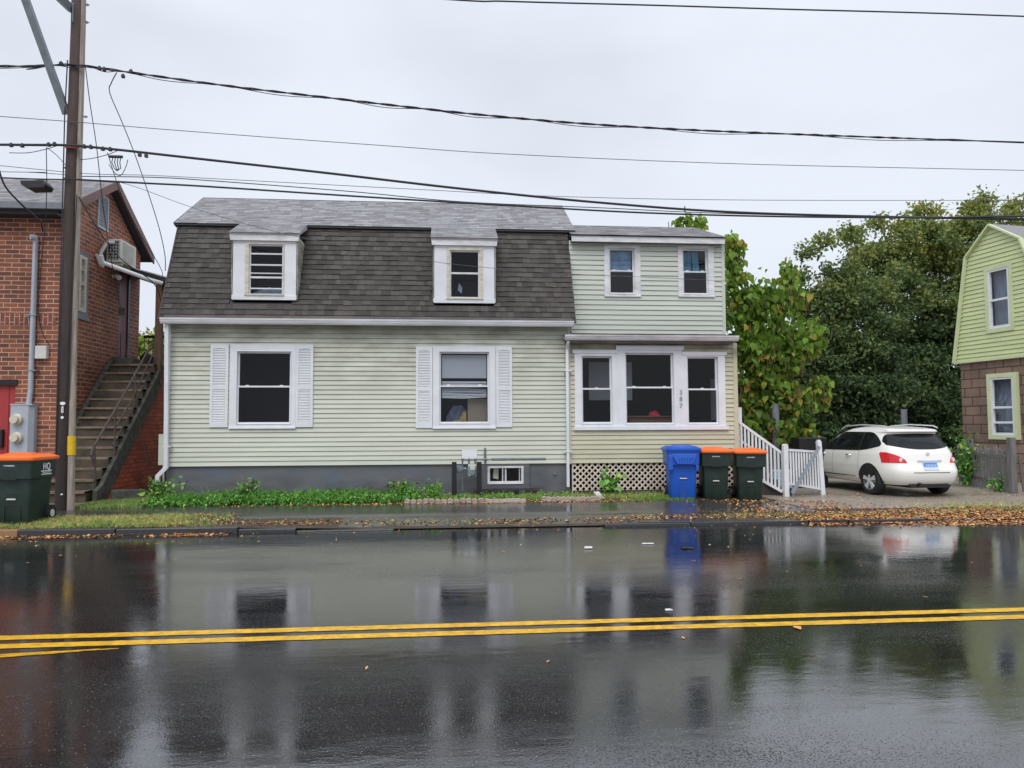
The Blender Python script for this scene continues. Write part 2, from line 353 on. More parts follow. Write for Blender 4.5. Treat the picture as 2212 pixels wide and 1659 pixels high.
M['soil'] = mat('wet_soil', (.045, .035, .026), .75, .5, 5, c2=(.07, .05, .03), bump=.6, bs=12, bd=.03)
M['paper'] = mat('white_litter', (.6, .6, .61), .6)
M['stone'] = mat('edging_stone', (.42, .36, .31), .7, .3, 9, bump=.3)
M['hedge'] = M['leaf_dark']
# ------------------------------------------------------------ ground, road, pavement
def wet_mat(name, base, base2, r0, r1, bump, grain=.5, tsc=(.30, 1, 1), ior=1.6, thr=.53):
    m = bpy.data.materials.new(name); m.use_nodes = True; nt = m.node_tree; N = nt.nodes; L = nt.links; p = N['Principled BSDF']
    t = N.new('ShaderNodeTexCoord')
    g = N.new('ShaderNodeTexNoise'); g.inputs['Scale'].default_value = 60; g.inputs['Detail'].default_value = 6; g.inputs['Roughness'].default_value = .75; L.new(t.outputs['Object'], g.inputs['Vector'])
    mp = N.new('ShaderNodeMapping'); mp.inputs['Scale'].default_value = tsc; L.new(t.outputs['Object'], mp.inputs[0])
    w = N.new('ShaderNodeTexNoise'); w.inputs['Scale'].default_value = .7; w.inputs['Detail'].default_value = 7; w.inputs['Roughness'].default_value = .6; L.new(mp.outputs[0], w.inputs['Vector'])
    cr = N.new('ShaderNodeValToRGB'); cr.color_ramp.elements[0].position = .35; cr.color_ramp.elements[1].position = .72
    cr.color_ramp.elements[0].color = C4(base); cr.color_ramp.elements[1].color = C4(base2); L.new(g.outputs['Fac'], cr.inputs[0])
    # pale aggregate stones
    v = N.new('ShaderNodeTexVoronoi'); v.inputs['Scale'].default_value = 42; L.new(t.outputs['Object'], v.inputs['Vector'])
    lt = N.new('ShaderNodeMath'); lt.operation = 'LESS_THAN'; lt.inputs[1].default_value = .14; L.new(v.outputs['Distance'], lt.inputs[0])
    sv = N.new('ShaderNodeSeparateColor'); L.new(v.outputs['Color'], sv.inputs[0])
    l2 = N.new('ShaderNodeMath'); l2.operation = 'LESS_THAN'; l2.inputs[1].default_value = .12*grain; L.new(sv.outputs[0], l2.inputs[0])
    mu = N.new('ShaderNodeMath'); mu.operation = 'MULTIPLY'; L.new(lt.outputs[0], mu.inputs[0]); L.new(l2.outputs[0], mu.inputs[1])
    mx = N.new('ShaderNodeMix'); mx.data_type = 'RGBA'; L.new(mu.outputs[0], mx.inputs['Factor']); L.new(cr.outputs[0], mx.inputs['A']); mx.inputs['B'].default_value = (.32, .31, .29, 1)
    L.new(mx.outputs['Result'], p.inputs['Base Color'])
    rr = N.new('ShaderNodeMapRange'); rr.inputs['From Min'].default_value = .38; rr.inputs['From Max'].default_value = .66
    rr.inputs['To Min'].default_value = r0; rr.inputs['To Max'].default_value = r1; L.new(w.outputs['Fac'], rr.inputs['Value']); p.inputs['IOR'].default_value = ior
    # aggregate poking through the water film
    gg = N.new('ShaderNodeTexNoise'); gg.inputs['Scale'].default_value = 85; gg.inputs['Detail'].default_value = 2; L.new(t.outputs['Object'], gg.inputs['Vector'])
    th = N.new('ShaderNodeMapRange'); th.inputs['From Min'].default_value = .36; th.inputs['From Max'].default_value = .64; th.inputs['To Min'].default_value = .66; th.inputs['To Max'].default_value = thr; L.new(w.outputs['Fac'], th.inputs['Value'])
    sbt = N.new('ShaderNodeMath'); sbt.operation = 'SUBTRACT'; L.new(gg.outputs['Fac'], sbt.inputs[0]); L.new(th.outputs[0], sbt.inputs[1])
    mk = N.new('ShaderNodeMath'); mk.operation = 'MULTIPLY'; mk.use_clamp = True; mk.inputs[1].default_value = 14; L.new(sbt.outputs[0], mk.inputs[0])
    rm = N.new('ShaderNodeMix'); L.new(mk.outputs[0], rm.inputs['Factor']); L.new(rr.outputs[0], rm.inputs['A']); rm.inputs['B'].default_value = .34; L.new(rm.outputs['Result'], p.inputs['Roughness'])
    sm = N.new('ShaderNodeMix'); L.new(mk.outputs[0], sm.inputs['Factor']); sm.inputs['A'].default_value = .5; sm.inputs['B'].default_value = .10; L.new(sm.outputs['Result'], p.inputs['Specular IOR Level'])
    # bump: grain where the film is thin, soft ripples everywhere
    f = N.new('ShaderNodeTexNoise'); f.inputs['Scale'].default_value = 75; f.inputs['Detail'].default_value = 4; L.new(t.outputs['Object'], f.inputs['Vector'])
    b1 = N.new('ShaderNodeBump'); b1.inputs['Distance'].default_value = .0016; L.new(f.outputs['Fac'], b1.inputs['Height'])
    br = N.new('ShaderNodeMapRange'); br.inputs['From Min'].default_value = .38; br.inputs['From Max'].default_value = .66
    br.inputs['To Min'].default_value = bump*.2; br.inputs['To Max'].default_value = bump; L.new(w.outputs['Fac'], br.inputs['Value']); L.new(br.outputs[0], b1.inputs['Strength'])
    s2 = N.new('ShaderNodeTexNoise'); s2.inputs['Scale'].default_value = 3.2; s2.inputs['Detail'].default_value = 4; mp3 = N.new('ShaderNodeMapping'); mp3.inputs['Scale'].default_value = (1, 3, 1); L.new(t.outputs['Object'], mp3.inputs[0]); L.new(mp3.outputs[0], s2.inputs['Vector'])
    b2 = N.new('ShaderNodeBump'); b2.inputs['Strength'].default_value = .35; b2.inputs['Distance'].default_value = .0028; L.new(s2.outputs['Fac'], b2.inputs['Height'])
    L.new(b2.outputs[0], b1.inputs['Normal']); L.new(b1.outputs[0], p.inputs['Normal'])
    return m
M['road'] = wet_mat('wet_asphalt', (.004, .004, .0045), (.030, .030, .031), .02, .07, .6, 2.4, ior=2.8, thr=.49)
M['pave'] = wet_mat('wet_pavement', (.045, .042, .038), (.085, .08, .072), .06, .30, .6, .3, (.5, 1, 1), ior=1.5)
M['drive'] = wet_mat('damp_concrete', (.21, .18, .145), (.34, .30, .25), .25, .6, .7, .2, (.6, 1, 1), ior=1.4)
M['tanconc'] = wet_mat('damp_tan_concrete', (.17, .12, .09), (.24, .175, .13), .35, .7, .6, .1, (.6, 1, 1), ior=1.4)
M['kerb'] = wet_mat('wet_granite_kerb', (.025, .025, .027), (.07, .07, .075), .15, .45, .8, .3, (1, 1, 1), ior=1.5)
M['kerb_tan'] = wet_mat('tan_kerb_concrete', (.24, .13, .06), (.36, .22, .12), .35, .6, .6, .2, (1, 1, 1), ior=1.4)
M['paint_y'] = mat('yellow_road_paint', (.74, .41, .012), .30, .35, 14, bump=.35, bs=60, bd=.003)

mb = MB(); mb.poly([(-600, -300, -.6), (600, -300, -.6), (600, 900, -.6), (-600, 900, -.6)]); struct(mb.build('ground', M['soil']))
def sheet(X0, X1, Y0, Y1, off, st=.5, zf=gz, jig=0):
    mb = MB(); nx = max(1, int((X1-X0)/st)); ny = max(1, int((Y1-Y0)/min(st, .3))); rows = []
    for j in range(ny+1):
        r = []
        for i in range(nx+1):
            x = X0+(X1-X0)*i/nx; y = Y0+(Y1-Y0)*j/ny
            if j in (0, ny) and jig: y += random.uniform(-jig, jig)
            r.append((x, y, zf(x, y)+off))
        rows.append(r)
    mb.loft(rows, close=False); return mb
struct(sheet(-90, 90, -14, 12.762, 0, 2, lambda x, y: road_z(y)).build('road', M['road'], smooth=2))
struct(sheet(-90, 90, 12.7, 90, 0, .6).build('yard', M['soil']))
struct(sheet(-40, -7.35, 13.75, 16.4, .004, .5, jig=.03).build('pavement_tan', M['tanconc']))
struct(sheet(-7.35, 7.0, 13.45, 15.22, .004, .25, jig=.03).build('pavement', M['pave']))
struct(sheet(7.0, 40, 13.9, 24, .006, .5, jig=.04).build('driveway', M['drive']))
struct(sheet(-1.8, 5.2, 12.75, 13.45, .003, .3, jig=.02).build('pavement_edge', M['pave']))
struct(sheet(-7.2, -6.2, 15.9, 17.5, .006, .3).build('side_path', M['tanconc']))
# kerb blocks
kb = MB(); kt = MB(); x = -30
while x < 30:
    L_ = random.uniform(.7, 2.3); x1 = x+L_; h = kerbh(x+L_/2)+random.uniform(-.006, .01)
    if h > .022:
        (kt if x1 < -6.3 else kb).box((x+.008, 12.6+random.uniform(-.02, .02), -.05), (x1-.008, 12.77, h+random.uniform(-.006, .01)))
    x = x1
struct(kb.build('kerb', M['kerb'], bevel=.015)); struct(kt.build('kerb_tan', M['kerb_tan'], bevel=.015))
# yellow lines: ragged-edged painted strips
def stripe(pa, pb, w, name, X0=-40, X1=40, z=.004):
    mb = MB(); rows = [[], []]; x = X0
    while x <= X1:
        Yc = pa.y+(pb.y-pa.y)*(x-pa.x)/(pb.x-pa.x)
        rows[0].append((x, Yc-w/2+random.uniform(-.004, .004), z+road_z(Yc-w/2))); rows[1].append((x, Yc+w/2+random.uniform(-.004, .004), z+road_z(Yc+w/2))); x += .07
    mb.loft(rows, close=False); return struct(mb.build(name, M['paint_y']))
stripe(onroad(0, 1379), onroad(2212, 1317), .125, 'road_marking'); stripe(onroad(0, 1397), onroad(2212, 1333), .125, 'road_marking')
mb = MB()      # faint ghost line of scattered old paint
p0 = onroad(10, 1417); p1 = onroad(225, 1403)
for i in range(150):
    t = random.random()**1.2; p = p0.lerp(p1, t); w = .045*(1-t*.8); y = p.y+random.uniform(-w, w); l = random.uniform(.03, .12)
    k_ = (p1.y-p0.y)/(p1.x-p0.x); zq = road_z(y)+.002; mb.add([(p.x-l, y-.005-l*k_, zq+i*2e-5), (p.x+l, y-.005+l*k_, zq+i*2e-5), (p.x+l, y+.005+l*k_, zq+i*2e-5), (p.x-l, y+.005-l*k_, zq+i*2e-5)], [(0, 1, 2, 3)])
struct(mb.build('road_marking_worn', M['paint_y']))

# ------------------------------------------------------------ generic builders
def siding(mb, pl, z0, z1, ivals, exp=.103, lip=.020, holes=(), gr=.012):
    z = z0; k = 0
    while z < z1-1e-4:
        zt = min(z+exp, z1); cuts = {z, zt-gr, zt}
        for h in holes:
            for q in (h[2], h[3]):
                if z < q < zt: cuts.add(q)
        cuts = sorted(cuts)
        mb.t = random.random()
        for c0, c1 in zip(cuts[:-1], cuts[1:]):
            o0 = lip*(1-(c0-z)/exp)+.006; o1 = lip*(1-(c1-z)/exp)+.006
            if c0 >= zt-gr-1e-6: o0, o1 = -.012, -.012
            zm = (c0+c1)/2; seg = [(ivals(c0), ivals(c1))]
            segs = [(seg[0][0][0], seg[0][1][0], seg[0][0][1], seg[0][1][1])]
            for h in holes:
                if h[2] <= zm <= h[3]:
                    ns = []
                    for (a, at_, b, bt) in segs:
                        if h[0] > min(a, at_) and h[0] < b: ns.append((a, at_, h[0], h[0]))
                        if h[1] < max(b, bt) and h[1] > a: ns.append((h[1], h[1], b, bt))
                        if h[1] <= a or h[0] >= b: ns.append((a, at_, b, bt))
                    segs = ns
            for (a, at_, b, bt) in segs:
                mb.add([pl.P(a, c0, o0), pl.P(b, c0, o0), pl.P(bt, c1, o1), pl.P(at_, c1, o1)], [(0, 1, 2, 3)])
                if c0 == z: mb.add([pl.P(a, c0, -.013), pl.P(b, c0, -.013), pl.P(b, c0, o0), pl.P(a, c0, o0)], [(0, 1, 2, 3)])
        z = zt; k += 1
    return mb
def shingles(mb, O, u, v, Wd, Ht, exp=.135, tab=(.16, .34), lift=.014, holes=(), taper=None):
    """O bottom-left, u along, v up-slope"""
    O = Vector(O); u = Vector(u).normalized(); v = Vector(v).normalized(); n = u.cross(v)
    if n.z < 0 and abs(n.z) > .02: n = -n
    if n.y > 0: n = n if n.z > .5 else -n
    r = 0; y = 0
    while y < Ht-1e-3:
        y1 = min(y+exp, Ht); x = -random.random()*.2
        xa, xb = (0, Wd) if taper is None else taper((y+y1)/2/Ht)
        x += xa
        rowj = random.uniform(-.004, .004)
        while x < xb:
            x1 = x+random.uniform(*tab); a = max(x, xa)+.001; b = min(x1, xb)-.001; x = x1
            if b-a < .01: continue
            cx = (a+b)/2; cy = (y+y1)/2
            if any(h[0] < cx < h[1] and h[2] < cy < h[3] for h in holes): continue
            mb.t = random.random()**1.0; l = lift*random.uniform(.7, 1.3); j = rowj+random.choice((0, 0, 0, -.012))*random.random()
            p = [O+u*a+v*(y+j)+n*l, O+u*b+v*(y+j)+n*l, O+u*b+v*(y1+.01)+n*.002, O+u*a+v*(y1+.01)+n*.002, O+u*a+v*(y+j), O+u*b+v*(y+j)]
            mb.add(p, [(0, 1, 2, 3), (4, 5, 1, 0), (4, 0, 3), (5, 2, 1)])
        y = y1; r += 1
    return mb
def interior(parent, pl, g, depth=1.4, pad=.25, m=None):
    a0, a1, z0, z1 = g; a0 -= pad; a1 += pad; z0 -= pad; z1 += pad
    q = [pl.P(a0, z0, -.1), pl.P(a1, z0, -.1), pl.P(a1, z1, -.1), pl.P(a0, z1, -.1)]; r = [pl.P(a0, z0, -depth), pl.P(a1, z0, -depth), pl.P(a1, z1, -depth), pl.P(a0, z1, -depth)]
    mb = MB().add(q+r, [(4, 5, 6, 7), (0, 1, 5, 4), (1, 2, 6, 5), (2, 3, 7, 6), (3, 0, 4, 7)]); return mb.build('room_interior', m or M['interior'], parent, fixn=False)
def window(parent, pl, casing, glass, railpx, mc='white', proud=.035, sashw=.035, depth=1.4, pad=.25, glassm='glass', sill=True, latch=2, ms=None, name='window', rects=False, room=True):
    A = casing if rects else pl.rect(*casing); G = glass if rects else pl.rect(*glass)
    Sx = (G[0]-sashw, G[1]+sashw, G[2]-sashw, G[3]+sashw)
    w = MB(); w.frame(pl, A, Sx, .0, proud)
    w.frame(pl, (Sx[0]-.012, Sx[1]+.012, Sx[2]-.012, Sx[3]+.012), Sx, proud-.002, proud+.012)
    w.frame(pl, (Sx[0]-.001, Sx[1]+.001, Sx[2]-.001, Sx[3]+.001), (Sx[0]+.004, Sx[1]-.004, Sx[2]+.004, Sx[3]-.004), -.10, .001)
    if sill: w.pbox(pl, A[0]-.004, A[1]+.004, A[2]-.002, A[2]+.03, proud, proud+.025)
    wo_ = w.build(name, M[mc], parent, bevel=.004)
    zr = railpx if rects else pl.pix((glass[0]+glass[2])/2, railpx)[1]
    s = MB(); ms = ms or mc
    s.frame(pl, (Sx[0]+.004, Sx[1]-.004, zr, Sx[3]-.004), (G[0], G[1], zr+.02, G[3]), -.075, -.035)
    s.frame(pl, (Sx[0]+.004, Sx[1]-.004, Sx[2]+.004, zr+.014), (G[0]-.004, G[1]+.004, G[2], zr-.018), -.033, .0)
    for i in range(latch):
        a = lerp(G[0], G[1], (.16, .84)[i] if latch == 2 else .5); s.pbox(pl, a-.035, a+.035, zr+.014, zr+.034, -.03, -.01)
    s.build('sash', M[ms], wo_)
    g = MB(); g.poly([pl.P(G[0]-.01, zr, -.055), pl.P(G[1]+.01, zr, -.055), pl.P(G[1]+.01, G[3]+.01, -.055), pl.P(G[0]-.01, G[3]+.01, -.055)])
    g.poly([pl.P(G[0]-.01, G[2]-.01, -.018), pl.P(G[1]+.01, G[2]-.01, -.018), pl.P(G[1]+.01, zr, -.018), pl.P(G[0]-.01, zr, -.018)])
    g.build('pane', M[glassm], wo_, fixn=False)
    if room: interior(wo_, pl, G, depth, pad)
    return wo_, A, G, zr
def shutter(parent, pl, rect):
    a0, a1, z0, z1 = pl.rect(*rect); s = MB(); bw = .055; zm = z0+(z1-z0)*.47
    o0, o1 = .02, .05
    s.pbox(pl, a0, a0+bw, z0, z1, o0, o1); s.pbox(pl, a1-bw, a1, z0, z1, o0, o1)
    for (q0, q1) in ((z0, z0+.10), (zm-.03, zm+.04), (z1-.09, z1)): s.pbox(pl, a0+bw, a1-bw, q0, q1, o0, o1-.001)
    # arched head above the top louvres
    am = (a0+a1)/2; s.prism([pl.P(a0+bw, z1-.09, o1-.004), pl.P(a1-bw, z1-.09, o1-.004), pl.P(a1-bw, z1-.105, o1-.004), pl.P(am, z1-.092, o1-.004), pl.P(a0+bw, z1-.105, o1-.004)], pl.n*-.02)
    for (q0, q1) in ((z0+.10, zm-.03), (zm+.04, z1-.10)):
        n = int((q1-q0)/.034)
        for i in range(n):
            zz = q0+(q1-q0)*(i+.5)/n; h = (q1-q0)/n*.40
            s.add([pl.P(a0+bw, zz-h, o1-.004), pl.P(a1-bw, zz-h, o1-.004), pl.P(a1-bw, zz+h, o0+.008), pl.P(a0+bw, zz+h, o0+.008)], [(0, 1, 2, 3)])
            s.add([pl.P(a0+bw, zz-h, o1-.004), pl.P(a1-bw, zz-h, o1-.004), pl.P(a1-bw, zz-h, o0+.01), pl.P(a0+bw, zz-h, o0+.01)], [(3, 2, 1, 0)])
    s.pbox(pl, a0+.02, a1-.02, z0+.02, z1-.02, .0, .012)
    return s.build('shutter', M['white'], parent)
def downspout(parent, pts, m='white', w=.062, h=.085, name='downspout'):
    s = MB()
    for p, q in zip(pts[:-1], pts[1:]):
        p = Vector(p); q = Vector(q); d = (q-p).normalized()*.02; s.bar(p-d, q+d, w, h, up=(0, 1, 0) if abs(d.z) > .015 else (0, 0, 1))
    return s.build(name, M[m], parent, bevel=.008)

# ------------------------------------------------------------ THE HOUSE
FY = 16.5
XL = at(364, 850, FY).x; XM = at(1228, 850, FY).x; XR = at(1592, 800, FY).x
PF = Plane((0, FY, 0), (1, 0, 0))
house = thing('house', 'pale green clapboard house with dark gambrel roof, two dormers and a flat-roofed two storey wing', 'house', (0, FY, .2))
ZS = PF.pix(800, 1004)[1]; ZE = PF.pix(800, 692)[1]                        # siding bottom, eave
W1 = ((496.5, 744, 639.5, 926), (516, 763, 625, 912), 835)
W2 = ((935, 748, 1070.5, 926), (952.6, 763.6, 1053, 911), 834)
BW = PF.rect(1053, 1007, 1131, 1045)
def hole(pl, r, sh=.01):
    a = pl.rect(*r); return (a[0]+sh, a[1]-sh, a[2]+sh, a[3]-sh)
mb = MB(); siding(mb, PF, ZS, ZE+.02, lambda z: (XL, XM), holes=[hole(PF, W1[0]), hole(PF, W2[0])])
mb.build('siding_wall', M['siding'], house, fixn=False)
# lower starter strip + foundation
mb = MB()
def fbox(mb, x0, x1, z0, z1, y0=FY+.03, y1=FY+.3): mb.box((x0, y0, z0), (x1, y1, z1))
fbox(mb, XL-.02, BW[0]-.12, -.1, ZS+.01); fbox(mb, BW[1]+.12, XM+.02, -.1, ZS+.01); fbox(mb, BW[0]-.12, BW[1]+.12, -.1, BW[2]-.06)
mb.build('foundation', M['found'], house)
# basement window
w = MB(); dark = MB(); dark.frame(PF, (BW[0]-.13, BW[1]+.13, BW[2]-.09, ZS), (BW[0], BW[1], BW[2], BW[3]), -.12, .012)
dark.pbox(PF, BW[0]-.28, BW[1]+.30, BW[2]-.17, BW[2]-.09, -.1, .035)
for i in range(7):
    z = BW[2]-.165+i*.011; dark.pbox(PF, BW[0]-.30+random.uniform(0, .1), BW[1]+.30+random.uniform(-.1, .1), z, z+.004, .03, .045)
dark.build('basement_window_surround', M['found'], house)
w.frame(PF, BW, (BW[0]+.055, BW[1]-.055, BW[2]+.055, BW[3]-.04), -.06, .02); w.pbox(PF, BW[0]+.02, BW[1]-.02, BW[2]-.006, BW[2]+.02, .02, .035)
bm_ = lerp(BW[0], BW[1], .42); w.pbox(PF, bm_-.012, bm_+.012, BW[2]+.055, BW[3]-.04, -.05, .01); w.pbox(PF, bm_+.05, bm_+.085, BW[2]+.055, BW[3]-.04, -.05, -.01)
w.pbox(PF, BW[1]-.10, BW[1]-.085, BW[2]+.055, BW[3]-.04, -.05, .0)
bwin = w.build('basement_window', M['white_dirty'], house, bevel=.003)
g = MB(); g.poly([PF.P(BW[0]+.03, BW[2]+.03, -.04), PF.P(BW[1]-.03, BW[2]+.03, -.04), PF.P(BW[1]-.03, BW[3]-.03, -.04), PF.P(BW[0]+.03, BW[3]-.03, -.04)]); g.build('pane', M['glass'], bwin, fixn=False)
c = MB(); a = lerp(BW[0], BW[1], .16); c.prism([PF.P(a, BW[2]+.12, -.12), PF.P(a+.12, BW[2]+.09, -.12), PF.P(a+.13, BW[3]-.03, -.12), PF.P(a+.02, BW[3]-.03, -.12)], (0, .01, 0)); c.build('curtain', M['dial'], bwin)
interior(bwin, PF, BW, .8, .05)
# main windows
w1, A1, G1, zr1 = window(house, PF, W1[0], W1[1], W1[2])
w2, A2, G2, zr2 = window(house, PF, W2[0], W2[1], W2[2])
for r in ((455, 744, 494, 923), (640, 745, 677, 922.5), (898.5, 749, 934, 924.5), (1071.5, 748.5, 1106, 922.5)): shutter(house, PF, r)
# broken blind in the second window
bl = MB(); z = G2[3]-.03; k = 0; zb = G2[2]+(G2[3]-G2[2])*.36
while z > zb:
    t = (G2[3]-z)/(G2[3]-zb); sag = 0 if t < .6 else (t-.6)*random.uniform(-.02, .10); tl = 0 if t < .55 else random.uniform(-.02, .03)*t
    if not (.56 < t < .59 and random.random() < .7):
        am = (G2[0]+G2[1])/2
        bl.add([PF.P(G2[0]+.02, z, -.092), PF.P(am, z-sag*.5, -.092), PF.P(G2[1]-.02, z+tl, -.092), PF.P(G2[1]-.02, z-.021+tl, -.08), PF.P(am, z-.021-sag*.5, -.08), PF.P(G2[0]+.02, z-.021, -.08)], [(0, 1, 4, 5), (1, 2, 3, 4)])
    z -= .0235 if t < .55 else random.choice((.0235, .0235, .0235, .03, .05))
bl.build('blind', M['blind'], w2, fixn=False)
c = MB(); c.pbox(PF, lerp(G2[0], G2[1], .58), G2[1]-.0, G2[2]-.1, G2[2]+.52, -.45, -.22); c.build('cardboard_box', M['cardboard'], w2)
c = MB(); c.prism([PF.P(lerp(G2[0], G2[1], q), G2[2]+h, -.4) for q, h in ((.1, -.1), (.55, -.1), (.56, .25), (.45, .38), (.25, .36), (.12, .12))], (0, .2, 0)); c.build('cloth_pile', M['blue_cloth'], w2)
c = MB(); c.prism([PF.P(lerp(G2[0], G2[1], q), G2[2]+h, -.3) for q, h in ((.25, -.1), (.56, -.1), (.55, .24), (.46, .2), (.4, .05), (.28, .03))], (0, .08, 0)); c.build('cloth_heap', M['yellow_cloth'], w2)
# corner boards
mb = MB(); mb.box((XL-.05, FY-.03, ZS-.02), (XL+.03, FY+.3, ZE)); mb.build('corner_board', M['white_dirty'], house, bevel=.004)
mb = MB(); mb.box((XM-.02, FY-.028, ZS-.02), (XM+.05, FY+.2, ZE-.02)); mb.build('corner_board', M['siding'], house, bevel=.004)
# eaves: fascia, soffit, gutter
ex0 = at(347, 700, 16.2).x; ex1 = at(1239, 700, 16.2).x
YE = 16.12; ZG = at(800, 690, YE).z
mb = MB(); mb.box((ex0+.04, YE+.12, ZE-.03), (ex1-.03, FY+.02, ZE+.05)); mb.build('soffit', M['soffit'], house)
def gutter(parent, x0, x1, y, zt, h=.11, m='gutter'):
    s = MB(); prof = [(0, 0), (-.0, -.03), (.012, -.035), (.015, -h*.6), (.05, -h), (.12, -h), (.12, 0), (.112, 0), (.112, -h+.01), (.055, -h+.01), (.02, -h*.6), (.02, -.03), (.01, 0)]
    r = [[(x, y+a, zt+b) for a, b in prof] for x in (x0, x1)]; s.loft(r)
    for x, e in ((x0, .003), (x1, -.003)): s.prism([(x, y, zt), (x, y+.015, zt-h*.6), (x, y+.05, zt-h), (x, y+.12, zt-h), (x, y+.12, zt)], (e, 0, 0))
    s.box((x0, y-.004, zt-.008), (x1, y+.012, zt+.004))
    return s.build('gutter', M[m], parent, smooth=True)
gutter(house, ex0, ex1, YE, ZG, .115)
# gambrel profile (Y,z)
YK, ZK = 17.35, at(800, 492, 17.35).z; YRI = 19.2; ZRI = at(830, 438, YRI).z
E = (YE+.13, ZG-.02)
xk0 = at(382, 487, YK).x; xk1 = at(1232, 500, YK).x; xr0 = at(440, 430, YRI).x; xr1 = at(1213, 447, YRI).x
print('gambrel', XL, XM, XR, ZS, ZE, ZG, ZK, ZRI, ex0, ex1, xk0, xk1, xr0, xr1)
x0, x1 = (ex0+xk0)/2, (ex1+xk1)/2
vs = Vector((0, YK-E[0], ZK-E[1])); Hs = vs.length
D1 = ((501, 506, 642, 648), (530, 524, 614, 638), (541, 531, 609, 634))
D2 = ((936, 517, 1070, 655), (965, 535, 1043, 646), (974.6, 544, 1033, 641))
YD = 16.42; PD = Plane((0, YD, 0), (1, 0, 0))
def dh(r):
    a = PD.rect(*r); return (a[0]-x0+.03, a[1]-x0-.03, (a[2]-E[1]), 9)
mb = MB(); shingles(mb, (x0, E[0], E[1]), (1, 0, 0), vs, x1-x0, Hs, .137, (.10, .24), .020, holes=[dh(D1[0]), dh(D2[0])])
mb.build('steep_roof', M['shingle_dark'], house, fixn=False)
def slab_with_holes(mb, hs, m):
    pass
mb = MB(); n = Vector((0, -vs.z, vs.y)).normalized()*-.0
hs = sorted([dh(D1[0]), dh(D2[0])]); cur = x0; dn = Vector((0, .02, -.006))
segs = []
for h in hs: segs.append((cur, x0+h[0], 0, 1)); segs.append((x0+h[0], x0+h[1], 0, max(0, h[2])/Hs)); cur = x0+h[1]
segs.append((cur, x1, 0, 1))
for a, b, t0, t1 in segs:
    p0 = Vector((0, E[0], E[1]))+vs*t0+dn; p1 = Vector((0, E[0], E[1]))+vs*t1+dn
    mb.poly([(a, p0.y, p0.z), (b, p0.y, p0.z), (b, p1.y, p1.z), (a, p1.y, p1.z)])
mb.build('roof_deck', M['roof_dark'], house, fixn=False)
# upper roof slope, overhanging the steep one
U0 = Vector((0, YK-.10, ZK-.015)); v2 = Vector((0, YRI-U0.y, ZRI-U0.z)); H2 = v2.length
ax0, ax1 = min(xk0, xr0), max(xk1, xr1)
mb = MB(); shingles(mb, (ax0-.02, U0.y, U0.z+.02), (1, 0, 0), v2, ax1-ax0+.04, H2, .14, (.14, .3), .008)
mb.build('upper_roof', M['shingle_light'], house, fixn=False)
YB = 2*YRI
mb = MB(); prof = [(U0.y, U0.z), (YRI, ZRI), (YB-U0.y, U0.z), (YB-YK, ZK-.1), (YB-E[0], E[1]), (YB-E[0]-.02, E[1]-.02), (YB-YK-.12, ZK-.12), (YRI, ZRI-.06), (YK+.05, ZK-.07), (U0.y, U0.z-.03)]
r = [[(x, a, b) for a, b in prof] for x in (ax0-.02, ax1+.02)]; mb.loft(r); mb.poly(r[0]); mb.poly(r[1]); mb.build('roof_back', M['roof_dark'], house)
# gable ends and rear wall
for xg in (x0+.05, x1-.05):
    mb = MB(); mb.prism([(xg, FY+.02, .0), (xg, YB-FY, 0), (xg, YB-FY, ZE), (xg, YB-YK-.1, ZK-.12), (xg, YRI, ZRI-.08), (xg, YK+.06, ZK-.1), (xg, E[0]+.06, E[1]+.02), (xg, FY+.02, ZE)], (.03 if xg < 0 else -.03, 0, 0)); mb.build('gable_wall', M['siding'], house)
mb = MB(); mb.box((x0+.1, YB-FY-.05, 0), (x1-.1, YB-FY, ZE)); mb.build('rear_wall', M['siding'], house)
mb = MB(); mb.tube([(ax0-.01, YRI, ZRI+.012), (ax1+.01, YRI, ZRI+.012)], .02, 6)
mb.bar((x0-.01, E[0]-.0, E[1]), (x0-.01, YK-.02, ZK), .03, .03); mb.bar((ax0-.02, U0.y, U0.z+.01), (ax0-.02, YRI, ZRI), .03, .03); mb.build('roof_edge', M['shingle_dark'], house)
